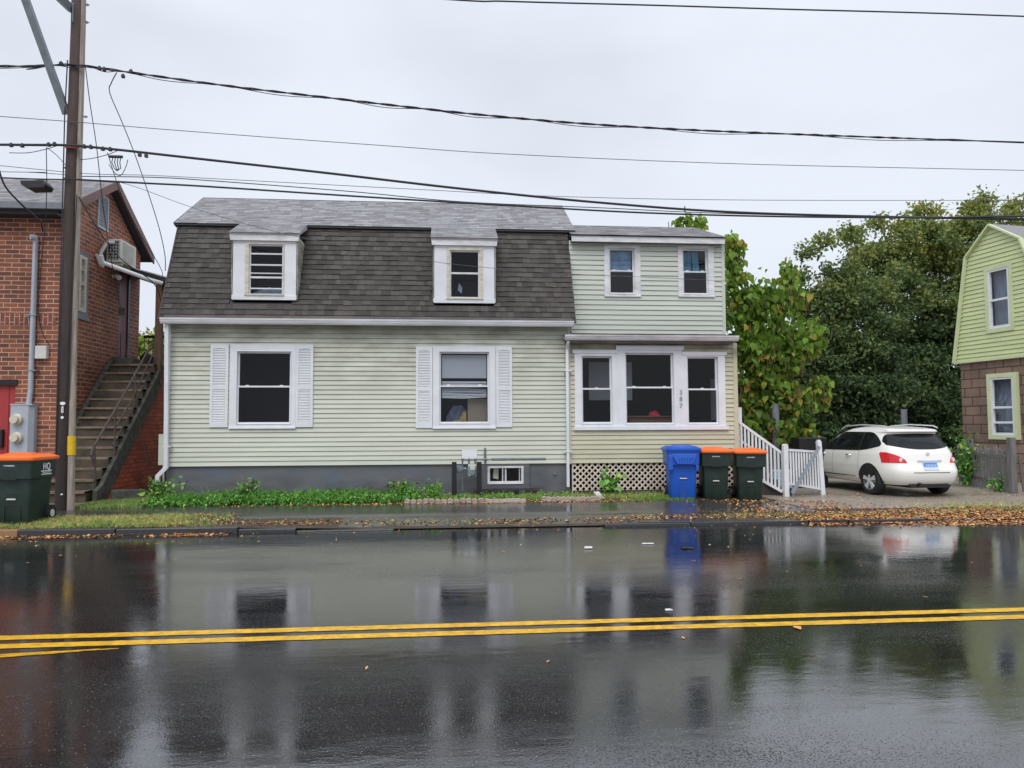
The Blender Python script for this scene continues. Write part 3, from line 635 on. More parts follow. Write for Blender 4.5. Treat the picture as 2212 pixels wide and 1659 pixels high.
# dormers
def dormer(D, first):
    Fr = PD.rect(*D[0]); a0, a1, z0, z1 = Fr; zf = z1-.15
    face = MB(); C = PD.rect(*D[1]); G = PD.rect(*D[2]); ho = (C[0]+.01, C[1]-.01, C[2]+.01, C[3]-.01)
    face.frame(PD, (a0, a1, z0+.09, zf), ho, -.06, 0); face.pbox(PD, a0+.01, a1-.01, z0, z0+.10, -.08, .02)
    f = face.build('dormer', M['white'], house, bevel=.004)
    tr = MB(); tr.prism([PD.P(a0-.03, zf, 0.0), PD.P(a1+.03, zf, 0.0), PD.P(a1+.05, z1, 0.0), PD.P(a0-.05, z1, 0.0)], (0, -.06, 0)); tr.build('dormer_fascia', M['white_dirty'], f)
    # cheeks in lapped siding
    for s_, a in ((-1, a0), (1, a1)):
        ck = MB(); plc = Plane((a, YD, 0), (0, s_*1, 0)); 
        for i in range(int((z1-z0)/.1)):
            za = z0+.02+i*.1; zb_ = za+.1
            yr = lambda z: min(YK+.2, E[0]+(z-E[1])*(YK-E[0])/(ZK-E[1])+.02)
            if yr(za) <= YD: continue
            ck.prism([(a-s_*.02, YD-.0, za), (a-s_*.02, yr(za), za), (a-s_*.02, yr(zb_), zb_), (a-s_*.02, YD, zb_)], (s_*.03, 0, 0))
            ck.add([(a+s_*.012, YD, zb_), (a+s_*.012, yr(zb_), zb_), (a+s_*.026, yr(za), za), (a+s_*.026, YD, za)], [(0, 1, 2, 3)])
        ck.build('dormer_cheek', M['siding'], f)
    # little roof
    rf = MB(); y0 = YD-.10; z00 = z1; dv = Vector((0, YK-.02-y0, ZK+.035-z00)); 
    shingles(rf, (a0-.06, y0, z00+.01), (1, 0, 0), dv, a1-a0+.12, dv.length, .14, (.14, .3), .008)
    rf.build('dormer_roof', M['shingle_light'], f, fixn=False)
    dk = MB(); dk.prism([(a0-.05, y0, z00), (a0-.05, YK, ZK+.02), (a0-.05, YK, ZK-.06), (a0-.05, y0+.04, z00-.03)], (a1-a0+.10, 0, 0)); dk.build('dormer_roof_deck', M['gutter_dirt'], f)
    zr = PD.pix((D[2][0]+D[2][2])/2, 597 if first else 590)[1]
    ww = MB(); Sx = (G[0]-.03, G[1]+.03, G[2]-.03, G[3]+.03); ww.frame(PD, C, Sx, -.06, .02); ww.pbox(PD, C[0]-.01, C[1]+.01, C[2]-.01, C[2]+.025, .02, .045); w_ = ww.build('window', M['cream'], f, bevel=.003)
    g = MB(); g.frame(PD, Sx, G, -.06, -.02)
    if first:
        for py, t in ((548, .016), (572, .016), (590, .01), (599, .02), (623, .014)):
            z = PD.pix(575, py)[1]; g.pbox(PD, G[0], G[1], z-t, z+t, -.05, -.01)
    else: g.pbox(PD, G[0], G[1], zr-.02, zr+.02, -.055, -.012)
    g.build('sash', M['white_dirty'], f)
    g = MB(); g.poly([PD.P(G[0]-.01, G[2]-.01, -.04), PD.P(G[1]+.01, G[2]-.01, -.04), PD.P(G[1]+.01, G[3]+.01, -.04), PD.P(G[0]-.01, G[3]+.01, -.04)]); g.build('pane', M['glass'], f, fixn=False)
    interior(f, PD, G, .7, .05)
    cl = MB()
    if first: cl.prism([PD.P(lerp(G[0], G[1], q), G[2]+h, -.3) for q, h in ((0, -.05), (1, -.05), (1, .14), (.7, .15), (.5, .2), (.35, .15), (0, .08))], (0, .1, 0)); cl.build('cloth', M['sheer'], f)
    else: cl.prism([PD.P(lerp(G[0], G[1], q), G[2]+h, -.3) for q, h in ((.25, .2), (.4, .12), (.42, .26), (.3, .36))], (0, .05, 0)); cl.build('cloth', M['sheer'], f)
dormer(D1, True); dormer(D2, False)

# ------------------------------------------------------------ upper wing
YU = 17.1; PU = Plane((0, YU, 0), (1, 0, 0))
uz0 = PU.pix(1400, 722)[1]-.25; uz1 = PU.pix(1400, 524)[1]; UX0 = XM-.1; UX1 = PU.pix(1563, 620)[0]
WA = ((1305, 530, 1383, 641.5), (1319, 540, 1367, 632), 585); WB = ((1464, 531, 1541.6, 642), (1477.5, 541, 1525.5, 633), 587)
mb = MB(); siding(mb, PU, uz0, uz1+.02, lambda z: (x1-.01, UX1), exp=.118, holes=[hole(PU, WA[0]), hole(PU, WB[0])]); mb.build('wing_siding', M['siding_up'], house, fixn=False)
mb = MB(); mb.box((UX1-.05, YU-.026, uz0), (UX1+.03, YU+.1, uz1)); mb.build('wing_corner_board', M['siding_up'], house)
mb = MB(); mb.box((UX1-.01, YU+.02, .2), (UX1+.01, 22, uz1)); mb.box((UX0, 21.9, .2), (UX1, 22, uz1)); mb.build('wing_side_wall', M['siding_up'], house)
wa, _, GA, zra = window(house, PU, *WA, mc='white_dirty', proud=.03, glassm='glass_blue', depth=1., pad=.1)
wb, _, GB, zrb = window(house, PU, *WB, mc='white_dirty', proud=.03, glassm='glass_blue', depth=1., pad=.1)
c = MB(); c.pbox(PU, GA[0], GA[1], zra, GA[3], -.16, -.15); c.build('curtain', M['sheer'], wa)
c = MB(); c.prism([PU.P(lerp(GB[0], GB[1], q), lerp(zrb, GB[3], h), -.15) for q, h in ((.5, 0), (.8, 0), (.72, 1), (.45, 1))], (0, .01, 0)); c.build('curtain', M['curtain'], wb)
c = MB(); c.pbox(PU, GB[0], lerp(GB[0], GB[1], .45), zrb, GB[3], -.2, -.19); c.build('sheer_curtain', M['curtain'], wb)
zf0 = PU.pix(1400, 525)[1]; yf = YU-.22; zf1 = at(1400, 511, yf).z; fx0 = at(1235, 518, yf).x; fx1 = at(1566, 518, yf).x
zf0 = at(1400, 524, yf).z
mb = MB(); mb.box((fx0, yf, zf0), (fx1, yf+.03, zf1)); mb.box((fx1-.03, yf+.03, zf0), (fx1, 21.8, zf1)); mb.build('wing_fascia', M['white_dirty'], house, bevel=.006)
mb = MB(); mb.box((fx0, yf+.03, zf0+.02), (fx1-.03, YU+.05, zf0+.05)); mb.build('wing_soffit', M['soffit'], house)
yr_ = 19.2; zr_ = at(1400, 491, yr_).z; vv = Vector((0, yr_-yf+.03, zr_-zf1)); xre = at(1521, 493, yr_).x
mb = MB(); shingles(mb, (fx0, yf-.03, zf1+.015), (1, 0, 0), vv, fx1-fx0+.04, vv.length, .14, (.14, .3), .008); mb.build('wing_roof', M['shingle_light'], house, fixn=False)
mb = MB(); mb.prism([(fx0, yf-.03, zf1-.005), (fx0, yr_, zr_), (fx0, 21.8, zf1), (fx0, 21.8, zf1-.02)], (fx1-fx0+.03, 0, 0)); mb.build('wing_roof_deck', M['roof_dark'], house)

# ------------------------------------------------------------ enclosed porch
PZ0 = PF.pix(1400, 999)[1]; PZ1 = PF.pix(1400, 742)[1]
WL = ((1241, 758, 1334, 926), (1259.5, 772.5, 1318, 911.5), 840); WM = ((1334, 750, 1473, 926), (1354, 766, 1451, 913), 837); WR = ((1473, 762, 1566, 926), (1487.5, 774, 1547, 912.5), 841)
aL = PF.rect(*WL[0]); aM = PF.rect(*WM[0]); aR = PF.rect(*WR[0]); zb0 = aM[2]
hs = [(aL[0]+.01, aM[0]+.02, zb0+.01, aL[3]-.01), (aM[0]+.01, aM[1]-.01, zb0+.01, aM[3]-.01), (aM[1]-.02, aR[1]-.01, zb0+.01, aR[3]-.01)]
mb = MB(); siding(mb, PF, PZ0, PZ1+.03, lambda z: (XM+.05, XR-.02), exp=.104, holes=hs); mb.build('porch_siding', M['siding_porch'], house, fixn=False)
mb = MB(); mb.box((XR-.10, FY-.027, PZ0-.02), (XR, FY+.08, PZ1+.02)); mb.build('porch_corner_board', M['siding_porch'], house)
mb = MB(); mb.box((XR-.02, FY+.08, PZ0), (XR, YU+.2, PZ1)); mb.box((XR-.02, YU+.2, PZ0), (XR-.0, 20, PZ1)); mb.build('porch_side_wall', M['siding_porch'], house)
zz = (aL[2]+aM[2]+aR[2])/3
trio = []
for (cs, gl, rl), A in ((WL, aL), (WM, aM), (WR, aR)):
    G = PF.rect(*gl); zr = PF.pix((gl[0]+gl[2])/2, rl)[1]
    A = (A[0], A[1], zz, A[3]); 
    w_, _, _, _ = window(house, PF, A, G, zr, rects=True, proud=.04, room=False, sill=False, latch=2 if cs is WM[0] else 1); trio.append((w_, G))
mb = MB(); mb.pbox(PF, aL[0]-.03, aR[1]+.05, zz-.03, zz+.06, .041, .075); mb.pbox(PF, aL[0]-.05, aM[0], aL[3]-.06, aL[3]+.02, .041, .06); mb.pbox(PF, aM[0]-.04, aM[1]+.04, aM[3]-.07, aM[3]+.03, .041, .07); mb.pbox(PF, aM[1], aR[1]+.04, aR[3]-.06, aR[3]+.02, .041, .06)
mb.build('window_trim', M['white'], house, bevel=.005)
# porch room, seen through all three windows
wcx0, wcx1 = aL[0]-.1, aR[1]+.15
mb = MB(); y0, y1 = FY+.12, FY+3.0
V = [(wcx0, y0, zz-.7), (wcx1, y0, zz-.7), (wcx1, y0, PZ1), (wcx0, y0, PZ1), (wcx0, y1, zz-.7), (wcx1, y1, zz-.7), (wcx1, y1, PZ1), (wcx0, y1, PZ1)]
mb.add(V, [(4, 5, 6, 7), (0, 1, 5, 4), (1, 2, 6, 5), (2, 3, 7, 6), (3, 0, 4, 7)]); room = mb.build('porch_room', M['interior'], house, fixn=False)
mb = MB(); p0 = at(1330, 792, y1-.1); p1 = at(1405, 868, y1-.1)
mb.box((p0.x-1.0, FY+1.5, p1.z), (p1.x-.85, FY+1.54, p0.z)); mb.build('inner_window', M['blind'], room)
mb = MB(); d0 = at(1350, 886, FY+1.6); d1 = at(1450, 886, FY+1.6)
dx0, dx1 = d0.x-.1, d1.x-.15
mb.box((dx0, FY+.8, zz-.7), (dx1, FY+1.2, zz+.26)); mb.box((dx0-.05, FY+.75, zz+.26), (dx1+.1, FY+1.22, zz+.30))
for i in range(4): mb.box((dx0+.04, FY+.77, zz+.02-i*.2), (dx1-.04, FY+.8, zz+.20-i*.2))
mb.build('dresser', M['wood'], room, bevel=.01)
mb = MB(); mb.tube([(dx1-.45, FY+1.0, zz+.30), (dx1-.45, FY+1.0, zz+.36), (dx1-.42, FY+1.0, zz+.42)], [.16, .13, .03], 10); mb.build('red_cloth', M['red_cloth'], room)
mb = MB(); mb.box((wcx1-.05, FY+.5, zz+.2), (wcx1-.02, FY+1.2, zz+1.2)); mb.build('side_window', M['blind'], room)
# porch roof, gutter, soffit
yg = 16.12; zg = at(1400, 724, yg).z; gx0 = at(1221, 726, yg).x; gx1 = at(1597, 728, yg).x
gutter(house, gx0, gx1, yg, zg, .115, 'gutter_dirt')
mb = MB(); mb.box((gx0+.05, yg+.12, PZ1-.02), (gx1-.1, FY+.02, PZ1+.03)); mb.build('porch_soffit', M['soffit'], house)
mb = MB(); shingles(mb, (gx0+.03, yg+.08, zg+.005), (1, 0, 0), (0, YU+.02-yg, .16), gx1-gx0-.06, YU-yg, .14, (.14, .3), .008); mb.build('porch_roof', M['shingle_dark'], house, fixn=False)
mb = MB(); mb.prism([(gx0+.03, yg+.12, zg-.01), (gx0+.03, YU, zg+.13), (gx0+.03, YU, zg-.1), (gx0+.03, yg+.12, zg-.1)], (gx1-gx0-.06, 0, 0)); mb.build('porch_roof_deck', M['roof_dark'], house)
# lattice skirt
lz0 = PF.pix(1340, 1059)[1]; mb = MB(); st = .135; lx0, lx1 = XM+.09, XR-.05
for sgn, oy in ((1, .0), (-1, .012)):
    k = -40
    while k < 80:
        xa = lx0+k*st*1.0; xb = xa+(PZ0-lz0)*1.0
        # clip
        za, zb_ = lz0, PZ0
        pa, pb = (xa, xb) if sgn > 0 else (xb, xa)
        t0, t1 = 0., 1.
        def xx(t): return pa+(pb-pa)*t
        lo, hi = sorted((xx(0), xx(1)))
        if hi > lx0 and lo < lx1:
            ts = [t for t in np.linspace(0, 1, 41) if lx0 <= xx(t) <= lx1]
            if len(ts) > 2:
                t0, t1 = ts[0], ts[-1]
                mb.bar((xx(t0), FY+.02+oy, lerp(za, zb_, t0)), (xx(t1), FY+.02+oy, lerp(za, zb_, t1)), .012, .034, up=(0, 1, 0)) if False else mb.bar((xx(t0), FY+.02+oy, lerp(za, zb_, t0)), (xx(t1), FY+.02+oy, lerp(za, zb_, t1)), .032, .010, up=(0, 1, 0))
        k += 1
mb.build('lattice', M['lattice'], house)
mb = MB(); mb.box((lx0, FY+.0, .0), (XR-.02, FY+.12, lz0)); mb.box((lx0, FY+1.2, 0), (XR, FY+1.25, PZ0)); mb.build('porch_base_beam', M['lath_dark'], house)
# downspouts
def P3(px, py, y): return at(px, py, y)
q = [P3(1227, 738, 16.24), P3(1227, 752, 16.40), P3(1227.5, 1050, 16.40)]; q[1].x = q[0].x; q[2].x = q[0].x+.0; downspout(house, q)
q = [P3(361, 700, 16.30), P3(359, 1010, 16.40), P3(341, 1028, 16.36), P3(340, 1046, 16.36)]; downspout(house, q, w=.085, h=.085)
s = MB()
for yy in (800, 975): p = P3(1227, yy, 16.36); s.box((p.x-.09, 16.35, p.z-.012), (p.x+.09, 16.44, p.z+.012))
p = P3(359, 965, 16.36); s.box((p.x-.09, 16.35, p.z-.012), (p.x+.09, 16.44, p.z+.012)); s.build('downspout_strap', M['white'], house)
mb = MB(); mb.box((XL-.22, FY+.1, P3(350, 1005, FY).z), (XL-.05, FY+.2, P3(350, 938, FY).z)); mb.build('wall_box', M['siding'], house)
# house numbers
for i, dg_ in enumerate('387'):
    a, z = PF.pix(1469.5, 848+i*14.5); text_mesh('house_number', dg_, .15, M['steel'], house, Matrix.Translation(PF.P(a, z, .055)) @ Matrix.Rotation(math.pi/2, 4, 'X'), .003)
# white plate + strip on the siding
mb = MB(); r = PF.rect(998, 972, 1030.5, 993); mb.pbox(PF, r[0], r[1], r[2], r[3], .018, .03); mb.build('white_panel', M['tag_white'], house)
# small vent in the foundation
a, z = PF.pix(1199, 1023); mb = MB(); mb.cyl((a, FY+.03, z), (a, FY-.02, z), .03, 10); mb.build('foundation_spigot', M['pipe'], house)
# scuff marks under the dormer (peeling paint bits)
# ------------------------------------------------------------ gas meter, bollards
gm = thing('gas_meter', 'grey gas meter with pipes and round regulator between two black posts', 'gas meter', (at(1015, 1060, 16.3).x, 16.3, .2))
YG = 16.22
def pt(px, py, y=YG): return at(px, py, y)
mb = MB(); a = pt(1010, 1030); b = pt(1030, 1008); cx = (a.x+b.x)/2
mb.box((a.x, YG-.06, a.z), (b.x, YG+.08, b.z)); mb.cyl((cx, YG-.06, a.z+.10), (cx, YG-.09, a.z+.10), .07, 14); mb.build('meter_body', M['gas'], gm, bevel=.02)
mb = MB(); mb.box((cx-.09, YG-.05, b.z+.005), (cx+.09, YG+.06, b.z+.05)); mb.box((cx-.045, YG-.10, b.z-.07), (cx+.06, YG-.062, b.z+.005)); mb.build('meter_index', M['ac_white'], gm, bevel=.006)
mb = MB(); mb.box((cx-.06, YG-.067, a.z+.03), (cx+.02, YG-.062, a.z+.15)); t1 = mb.build('label_plate', M['tag_white'], gm)
mb = MB(); mb.box((cx-.06, YG-.071, a.z+.09), (cx+.02, YG-.0675, a.z+.12)); mb.build('red_sticker', M['tag_red'], gm)
mb = MB(); c = pt(991, 1013); mb.cyl((c.x, YG+.02, c.z), (c.x, YG-.03, c.z), .085, 20); mb.cyl((c.x, YG-.03, c.z), (c.x, YG-.06, c.z), .055, 16); mb.cyl((c.x, YG, c.z), (c.x+.16, YG, c.z), .03, 10); mb.build('regulator', M['gas'], gm, smooth=True)
mb = MB(); x = pt(999, 1030).x; zt = pt(999, 993).z
mb.tube([(x, YG, .12), (x, YG, zt-.03), (x+.03, YG, zt), (pt(1065, 991).x, YG, zt)], .019, 10)
mb.tube([(pt(1062, 991).x, YG, zt+.002), (pt(1179, 991).x, YG, zt+.002)], .03, 10)
for xx in (cx-.07, cx+.07): mb.tube([(xx, YG, b.z+.04), (xx, YG, zt)], .022, 8)
for z in (.34, .40, c.z, zt): mb.cyl((x, YG, z-.025), (x, YG, z+.025), .034, 10)
for xx in (cx-.07, cx+.07, pt(1049, 991).x): mb.cyl((xx-.03, YG, zt), (xx+.03, YG, zt), .03, 10)
mb.build('pipe', M['pipe'], gm, smooth=True)
mb = MB(); p = pt(1049, 968); q_ = pt(1049, 1001); mb.box((p.x-.02, FY-.04, q_.z), (p.x+.02, FY-.018, p.z)); mb.box((p.x-.02, YG, zt-.05), (p.x+.02, FY-.02, zt-.03))
for i in range(8): mb.box((p.x-.026, FY-.046, q_.z+.06+i*.03), (p.x+.026, FY-.038, q_.z+.07+i*.03))
mb.build('strut_channel', M['pipe'], gm)
for i, (x0_, x1_, lab) in enumerate(((976, 986.5, 'black square steel post left of the gas meter'), (1030, 1040.5, 'black square steel post between gas meter and basement window'))):
    y = 15.98; a = at(x0_, 1040, y).x; b = at(x1_, 1040, y).x; zt_ = at(x0_, 998, y).z
    mb = MB(); mb.box((a, y, .1), (b, y+(b-a), zt_)); o = mb.build('bollard', M['black'], None, bevel=.006, loc=((a+b)/2, y, .15)); tag(o, lab, 'bollard', 'protective posts at the gas meter')
y = 15.95; a = at(1112, 1065, y).x; b = at(1121, 1065, y).x; mb = MB(); mb.cyl(((a+b)/2, y, .1), ((a+b)/2, y, at(1112, 1058, y).z), (b-a)/2, 14)
tag(mb.build('pipe_stub', M['black'], None, loc=((a+b)/2, y, .15)), 'short black pipe stub in the bed below the basement window', 'pipe')
y = 16.3; p = at(1223, 1052, y); mb = MB(); mb.tube([(p.x, y, .1), (p.x, y, p.z)], .022, 8); tag(mb.build('copper_pipe', M['brown_post'], None, loc=(p.x, y, .15)), 'short copper coloured pipe at the foot of the middle downspout', 'pipe')

# ------------------------------------------------------------ BRICK BUILDING on the left
BX, BY0, BY1 = -8.5, 17.2, 21.3
bb = thing('brick_building', 'red brick building with gable side wall, red front door and grey shingled roof', 'building', (-12, BY0, .2))
PB = Plane((0, BY0, 0), (1, 0, 0)); PS = Plane((BX, 0, 0), (0, 1, 0))     # side wall faces +x
eav = at(60, 447, BY0-.35); zeB = eav.z; ridge = at(244, 396, 19.25); zrB = ridge.z
print('brick', zeB, zrB, ridge.x, at(326, 572, 21.6))
dr = PB.rect(-60, 832, 30, 1060); dh0 = PB.pix(0, 822)[1]
mb = MB(); mb.box((-22, BY0, -.2), (dr[0], BY0+.3, zeB+.1)); mb.box((dr[1], BY0, -.2), (BX-.12, BY0+.3, zeB+.1)); mb.box((dr[0], BY0, dr[3]), (dr[1], BY0+.3, zeB+.1)); mb.build('front_wall', M['brick_f'], bb)
mb = MB(); mb.tube([(BX-.13, BY0+.13, -.2), (BX-.13, BY0+.13, zeB+.1)], .132, 16); mb.build('rounded_corner', M['brick_f'], bb, smooth=True)
so_ = PB.rect(-40, 677, 131, 702); mb = MB(); mb.box((-22, BY0-.012, so_[2]), (BX-.13, BY0+.01, so_[3])); mb.build('soldier_course', M['brick_sold'], bb)
# side wall with window hole and door hole
sw = PS.rect(166, 543, 191, 683); sd = PS.rect(257, 600, 276, 775)
landing_z = .2+14*.222
sd = (sd[0], sd[1]+.12, landing_z, sd[3]+.35)
def gtop(y): return lerp(zeB, zrB, (y-(BY0-.1))/(19.25-BY0+.1)) if y < 19.25 else lerp(zrB, zeB, (y-19.25)/(BY1+.1-19.25))
mb = MB()
ys = sorted([BY0+.12, sw[0], sw[1], 19.25, sd[0], sd[1], BY1])
for a, b in zip(ys[:-1], ys[1:]):
    spans = [(-.2, None)]; m_ = (a+b)/2
    if sw[0] < m_ < sw[1]: spans = [(-.2, sw[2]), (sw[3], None)]
    if sd[0] < m_ < sd[1]: spans = [(-.2, sd[2]), (sd[3], None)]
    for z0, z1 in spans:
        ta = gtop(a)-.12 if z1 is None else z1; tb = gtop(b)-.12 if z1 is None else z1
        mb.prism([(BX, a, z0), (BX, b, z0), (BX, b, tb), (BX, a, ta)], (-.3, 0, 0))
mb.build('side_wall', M['brick_s'], bb)
mb = MB(); mb.box((-22, BY1-.3, -.2), (BX-.3, BY1-.01, zeB)); mb.build('rear_wall', M['brick_f'], bb)
# louvre vent in the gable
vr = PS.rect(212, 426, 231, 492)
mb = MB(); mb.frame(PS, (vr[0]-.05, vr[1]+.05, vr[2]-.05, vr[3]+.05), vr, .0, .03)
n = 14
for i in range(n):
    z = lerp(vr[2], vr[3], (i+.3)/n); mb.add([PS.P(vr[0], z-.02, .03), PS.P(vr[1], z-.02, .03), PS.P(vr[1], z+.03, .004), PS.P(vr[0], z+.03, .004)], [(0, 1, 2, 3)])
mb.build('gable_vent', M['meter_grey'], bb)
# side window
mb = MB(); mb.frame(PS, (sw[0], sw[1], sw[2], sw[3]), (sw[0]+.10, sw[1]-.10, sw[2]+.10, sw[3]-.10), -.16, .0); wv = mb.build('window', M['pipe'], bb)
G = (sw[0]+.10, sw[1]-.10, sw[2]+.10, sw[3]-.10); mb = MB(); zm = (G[2]+G[3])/2; mb.frame(PS, G, (G[0]+.09, G[1]-.09, G[2]+.09, G[3]-.08), -.10, .01); mb.pbox(PS, G[0], G[1], zm-.03, zm+.04, -.10, .005); mb.pbox(PS, G[0], G[1], (zm+G[3])/2-.015, (zm+G[3])/2+.015, -.10, .0); mb.build('sash', M['cream'], wv)
mb = MB(); mb.poly([PS.P(G[0], G[2], -.11), PS.P(G[1], G[2], -.11), PS.P(G[1], G[3], -.11), PS.P(G[0], G[3], -.11)]); mb.build('pane', M['glass'], wv, fixn=False)
interior(wv, PS, G, 1.0, .05)
mb = MB(); mb.pbox(PS, sw[0]-.05, sw[1]+.05, sw[2]-.09, sw[2], -.05, .03); mb.build('sill', M['pipe'], wv)
mb = MB(); mb.frame(PS, sd, (sd[0]+.10, sd[1]-.10, sd[2], sd[3]-.1), -.2, .0); mb.build('side_door_frame', M['black'], bb)
mb = MB(); mb.pbox(PS, sd[0]+.10, sd[1]-.10, sd[2]+.02, sd[3]-.1, -.08, -.03); mb.pbox(PS, sd[0]+.2, sd[1]-.2, sd[2]+.2, sd[2]+.9, -.03, -.02); mb.build('side_door', M['maroon'], bb)
# front door
mb = MB(); mb.box((dr[0], BY0+.02, dr[3]-.001), (dr[1]+.04, BY0-.03, dh0+.02)); mb.build('door_lintel', M['black'], bb)
mb = MB(); mb.box((dr[0], BY0+.06, .2), (dr[1], BY0+.12, dr[3])); sx_ = at(14, 900, BY0).x; mb.box((sx_-.01, BY0+.045, .25), (sx_+.01, BY0+.061, dr[3])); fd = mb.build('front_door', M['red_door'], bb)
mb = MB(); p = at(3, 945, BY0); mb.box((p.x-.1, BY0-.02, p.z-.22), (p.x+.03, BY0+.06, p.z+.18)); mb.build('mail_slot_box', M['black'], fd, bevel=.02)
# roof slabs
M['brick_roof'] = M['shingle_light']
ye = BY0-.38; yb_ = BY1+.38; rx = -8.28
for k, (y0, z0) in enumerate(((ye, zeB), (yb_, zeB-.05))):
    v = Vector((0, 19.25-y0, zrB-z0))
    mb = MB(); shingles(mb, (-24 if k == 0 else -24, y0, z0+.06), (1, 0, 0), v, rx+24, v.length, .15, (.18, .36), .01)
    mb.build('roof', M['shingle_light'], bb, fixn=False)
    mb = MB(); mb.prism([(-24, y0, z0+.05), (-24, 19.25, zrB+.05), (-24, 19.25, zrB-.1), (-24, y0, z0-.1)], (24+rx-.02, 0, 0)); mb.build('roof_deck', M['roof_dark'], bb)
    mb = MB(); mb.prism([(rx-.02, y0-.02, z0+.07), (rx-.02, 19.25, zrB+.07), (rx-.02, 19.25, zrB-.15), (rx-.02, y0-.02, z0-.15)], (.04, 0, 0)); mb.build('rake_board', M['brown_trim'], bb)
mb = MB(); mb.box((-24, ye-.1, zeB-.06), (rx-.02, ye+.0, zeB+.07)); mb.build('gutter', M['steel_post'], bb)
mb = MB(); mb.box((-24, ye+.01, zeB-.16), (BX, BY0, zeB-.10)); mb.build('soffit', M['roof_dark'], bb)
# meter panel, conduit, junction box on the front wall
mp_ = thing('electric_meter_panel', 'tall grey double electric meter panel with two round cream dials on the brick wall', 'meter panel', at(57, 975, BY0))
r = PB.rect(34, 873, 80, 990); mb = MB(); mb.prism([PB.P(r[0], r[2], 0), PB.P(r[1], r[2], 0), PB.P(r[1], r[2], .12), PB.P(lerp(r[0], r[1], .82), r[2], .22), PB.P(r[0], r[2], .22)], (0, 0, r[3]-r[2]-.03)); mb.pbox(PB, r[0]-.01, r[1]+.01, r[3]-.03, r[3], 0, .23); mb.pbox(PB, r[0]+.01, r[1]-.14, (r[2]+r[3])/2-.09, (r[2]+r[3])/2-.08, .22, .226); mb.build('panel_box', M['meter_grey'], mp_, bevel=.006)
for py in (906, 945):
    a, z = PB.pix(53, py); mb = MB(); mb.tube([PB.P(a-.03, z, .22), PB.P(a-.03, z, .27), PB.P(a-.04, z, .275), PB.P(a-.05, z, .34)], [.125, .12, .10, .09], 20); mb.build('meter_dial', M['dial'], mp_, smooth=True)
mb = MB(); p0 = at(62, 873, BY0-.08); p1 = at(77, 520, BY0-.08); mb.tube([p0, (p0.x+.03, p0.y, p0.z+.3), p1, (p1.x, p1.y-.03, p1.z+.06), (p1.x-.06, p1.y-.1, p1.z+.06)], [.055, .055, .055, .07, .06], 12); mb.build('conduit', M['meter_grey'], mp_, smooth=True)
mb = MB()
for py in (681, 800): p = at(70, py, BY0-.05); mb.box((p.x-.1, BY0-.14, p.z-.02), (p.x+.12, BY0, p.z+.01))
mb.build('conduit_clamp', M['steel'], mp_)
jb = PB.rect(81, 748, 106, 776); mb = MB(); mb.pbox(PB, jb[0], jb[1], jb[2], jb[3], 0, .12); tag(mb.build('junction_box', M['ac_white'], None, bevel=.015, loc=PB.P(jb[0], jb[2], 0)), 'small white utility box on the brick wall left of the pole', 'utility box')
# air conditioner
ac = thing('air_conditioner', 'off-white outdoor air conditioner unit mounted on the brick gable wall', 'air conditioner', at(262, 570, 19.0))
pa = at(237, 540, 18.05); yA0, yA1 = 18.95, 19.85; za0 = at(250, 566, yA0).z; za1 = at(245, 516, yA0).z
mb = MB(); mb.box((BX+.12, yA0, za0), (BX+.47, yA1, za1)); mb.build('cabinet', M['ac_white'], ac, bevel=.02)
mb = MB(); mb.box((BX+.15, yA0-.012, za0+.06), (BX+.43, yA0+.01, za1-.04))
mb.build('coil_face', M['ac_grille'], ac)
mb = MB()
for i in range(7): z = lerp(za0+.07, za1-.05, i/6); mb.box((BX+.15, yA0-.02, z-.005), (BX+.43, yA0-.012, z+.005))
for i in range(5): x = lerp(BX+.16, BX+.42, i/4); mb.box((x-.004, yA0-.02, za0+.06), (x+.004, yA0-.012, za1-.04))
for i in range(12): z = lerp(za0+.08, za1-.06, i/11); mb.box((BX+.47, yA0+.1, z-.006), (BX+.482, yA1-.1, z+.006))
mb.build('grille', M['ac_white'], ac)
mb = MB(); mb.tube([(BX+.3, yA0-.02, za1-.1), (BX+.2, yA0-.15, za1-.12), (BX+.08, yA0-.2, za0+.2), (BX+.06, yA0-.2, za0-.1)], .05, 10); mb.tube([(BX+.04, yA0-.35, za0+.1), (BX+.06, yA0-.2, za0-.1), (BX+.1, yA0-.1, za0-.14)], .04, 8); mb.build('hose', M['ac_white'], ac, smooth=True)
for yq in (yA0+.1, yA1-.2): mb = MB(); mb.box((BX, yq, za0-.06), (BX+.45, yq+.06, za0-.005)); mb.build('bracket', M['ac_white'], ac)
# canopy over the landing (part of the brick building) with white drain pipe
mb = MB(); c0 = at(290, 570, 18.9); zc = at(300, 580, 19.0).z
mb.prism([(BX, 19.88, za0+.02), (BX, 21.2, za0+.02), (-6.75, 21.2, zc-.42), (-6.75, 18.9, zc-.42)], (0, 0, .12)); mb.build('canopy', M['roof_dark'], bb)
mb = MB(); mb.prism([(BX, 19.86, za0+.13), (BX, 21.2, za0+.15), (-6.73, 21.2, zc-.29), (-6.73, 18.88, zc-.29)], (0, 0, .03)); mb.build('canopy_edge', M['gutter_dirt'], bb)
mb = MB(); mb.tube([at(218, 556, 18.1)+Vector((0, 0, .05)), at(224, 568, 18.2), at(325, 605, 18.6), at(350, 612, 18.8)], .05, 10); mb.build('white_pipe', M['white'], bb, smooth=True)
mb = MB(); p = at(270, 597, 19.6); mb.tube([(BX, p.y, p.z), (BX+.15, p.y, p.z), (BX+.2, p.y-.1, p.z-.05)], [.05, .04, .07], 8); mb.build('wall_light', M['ac_white'], bb)

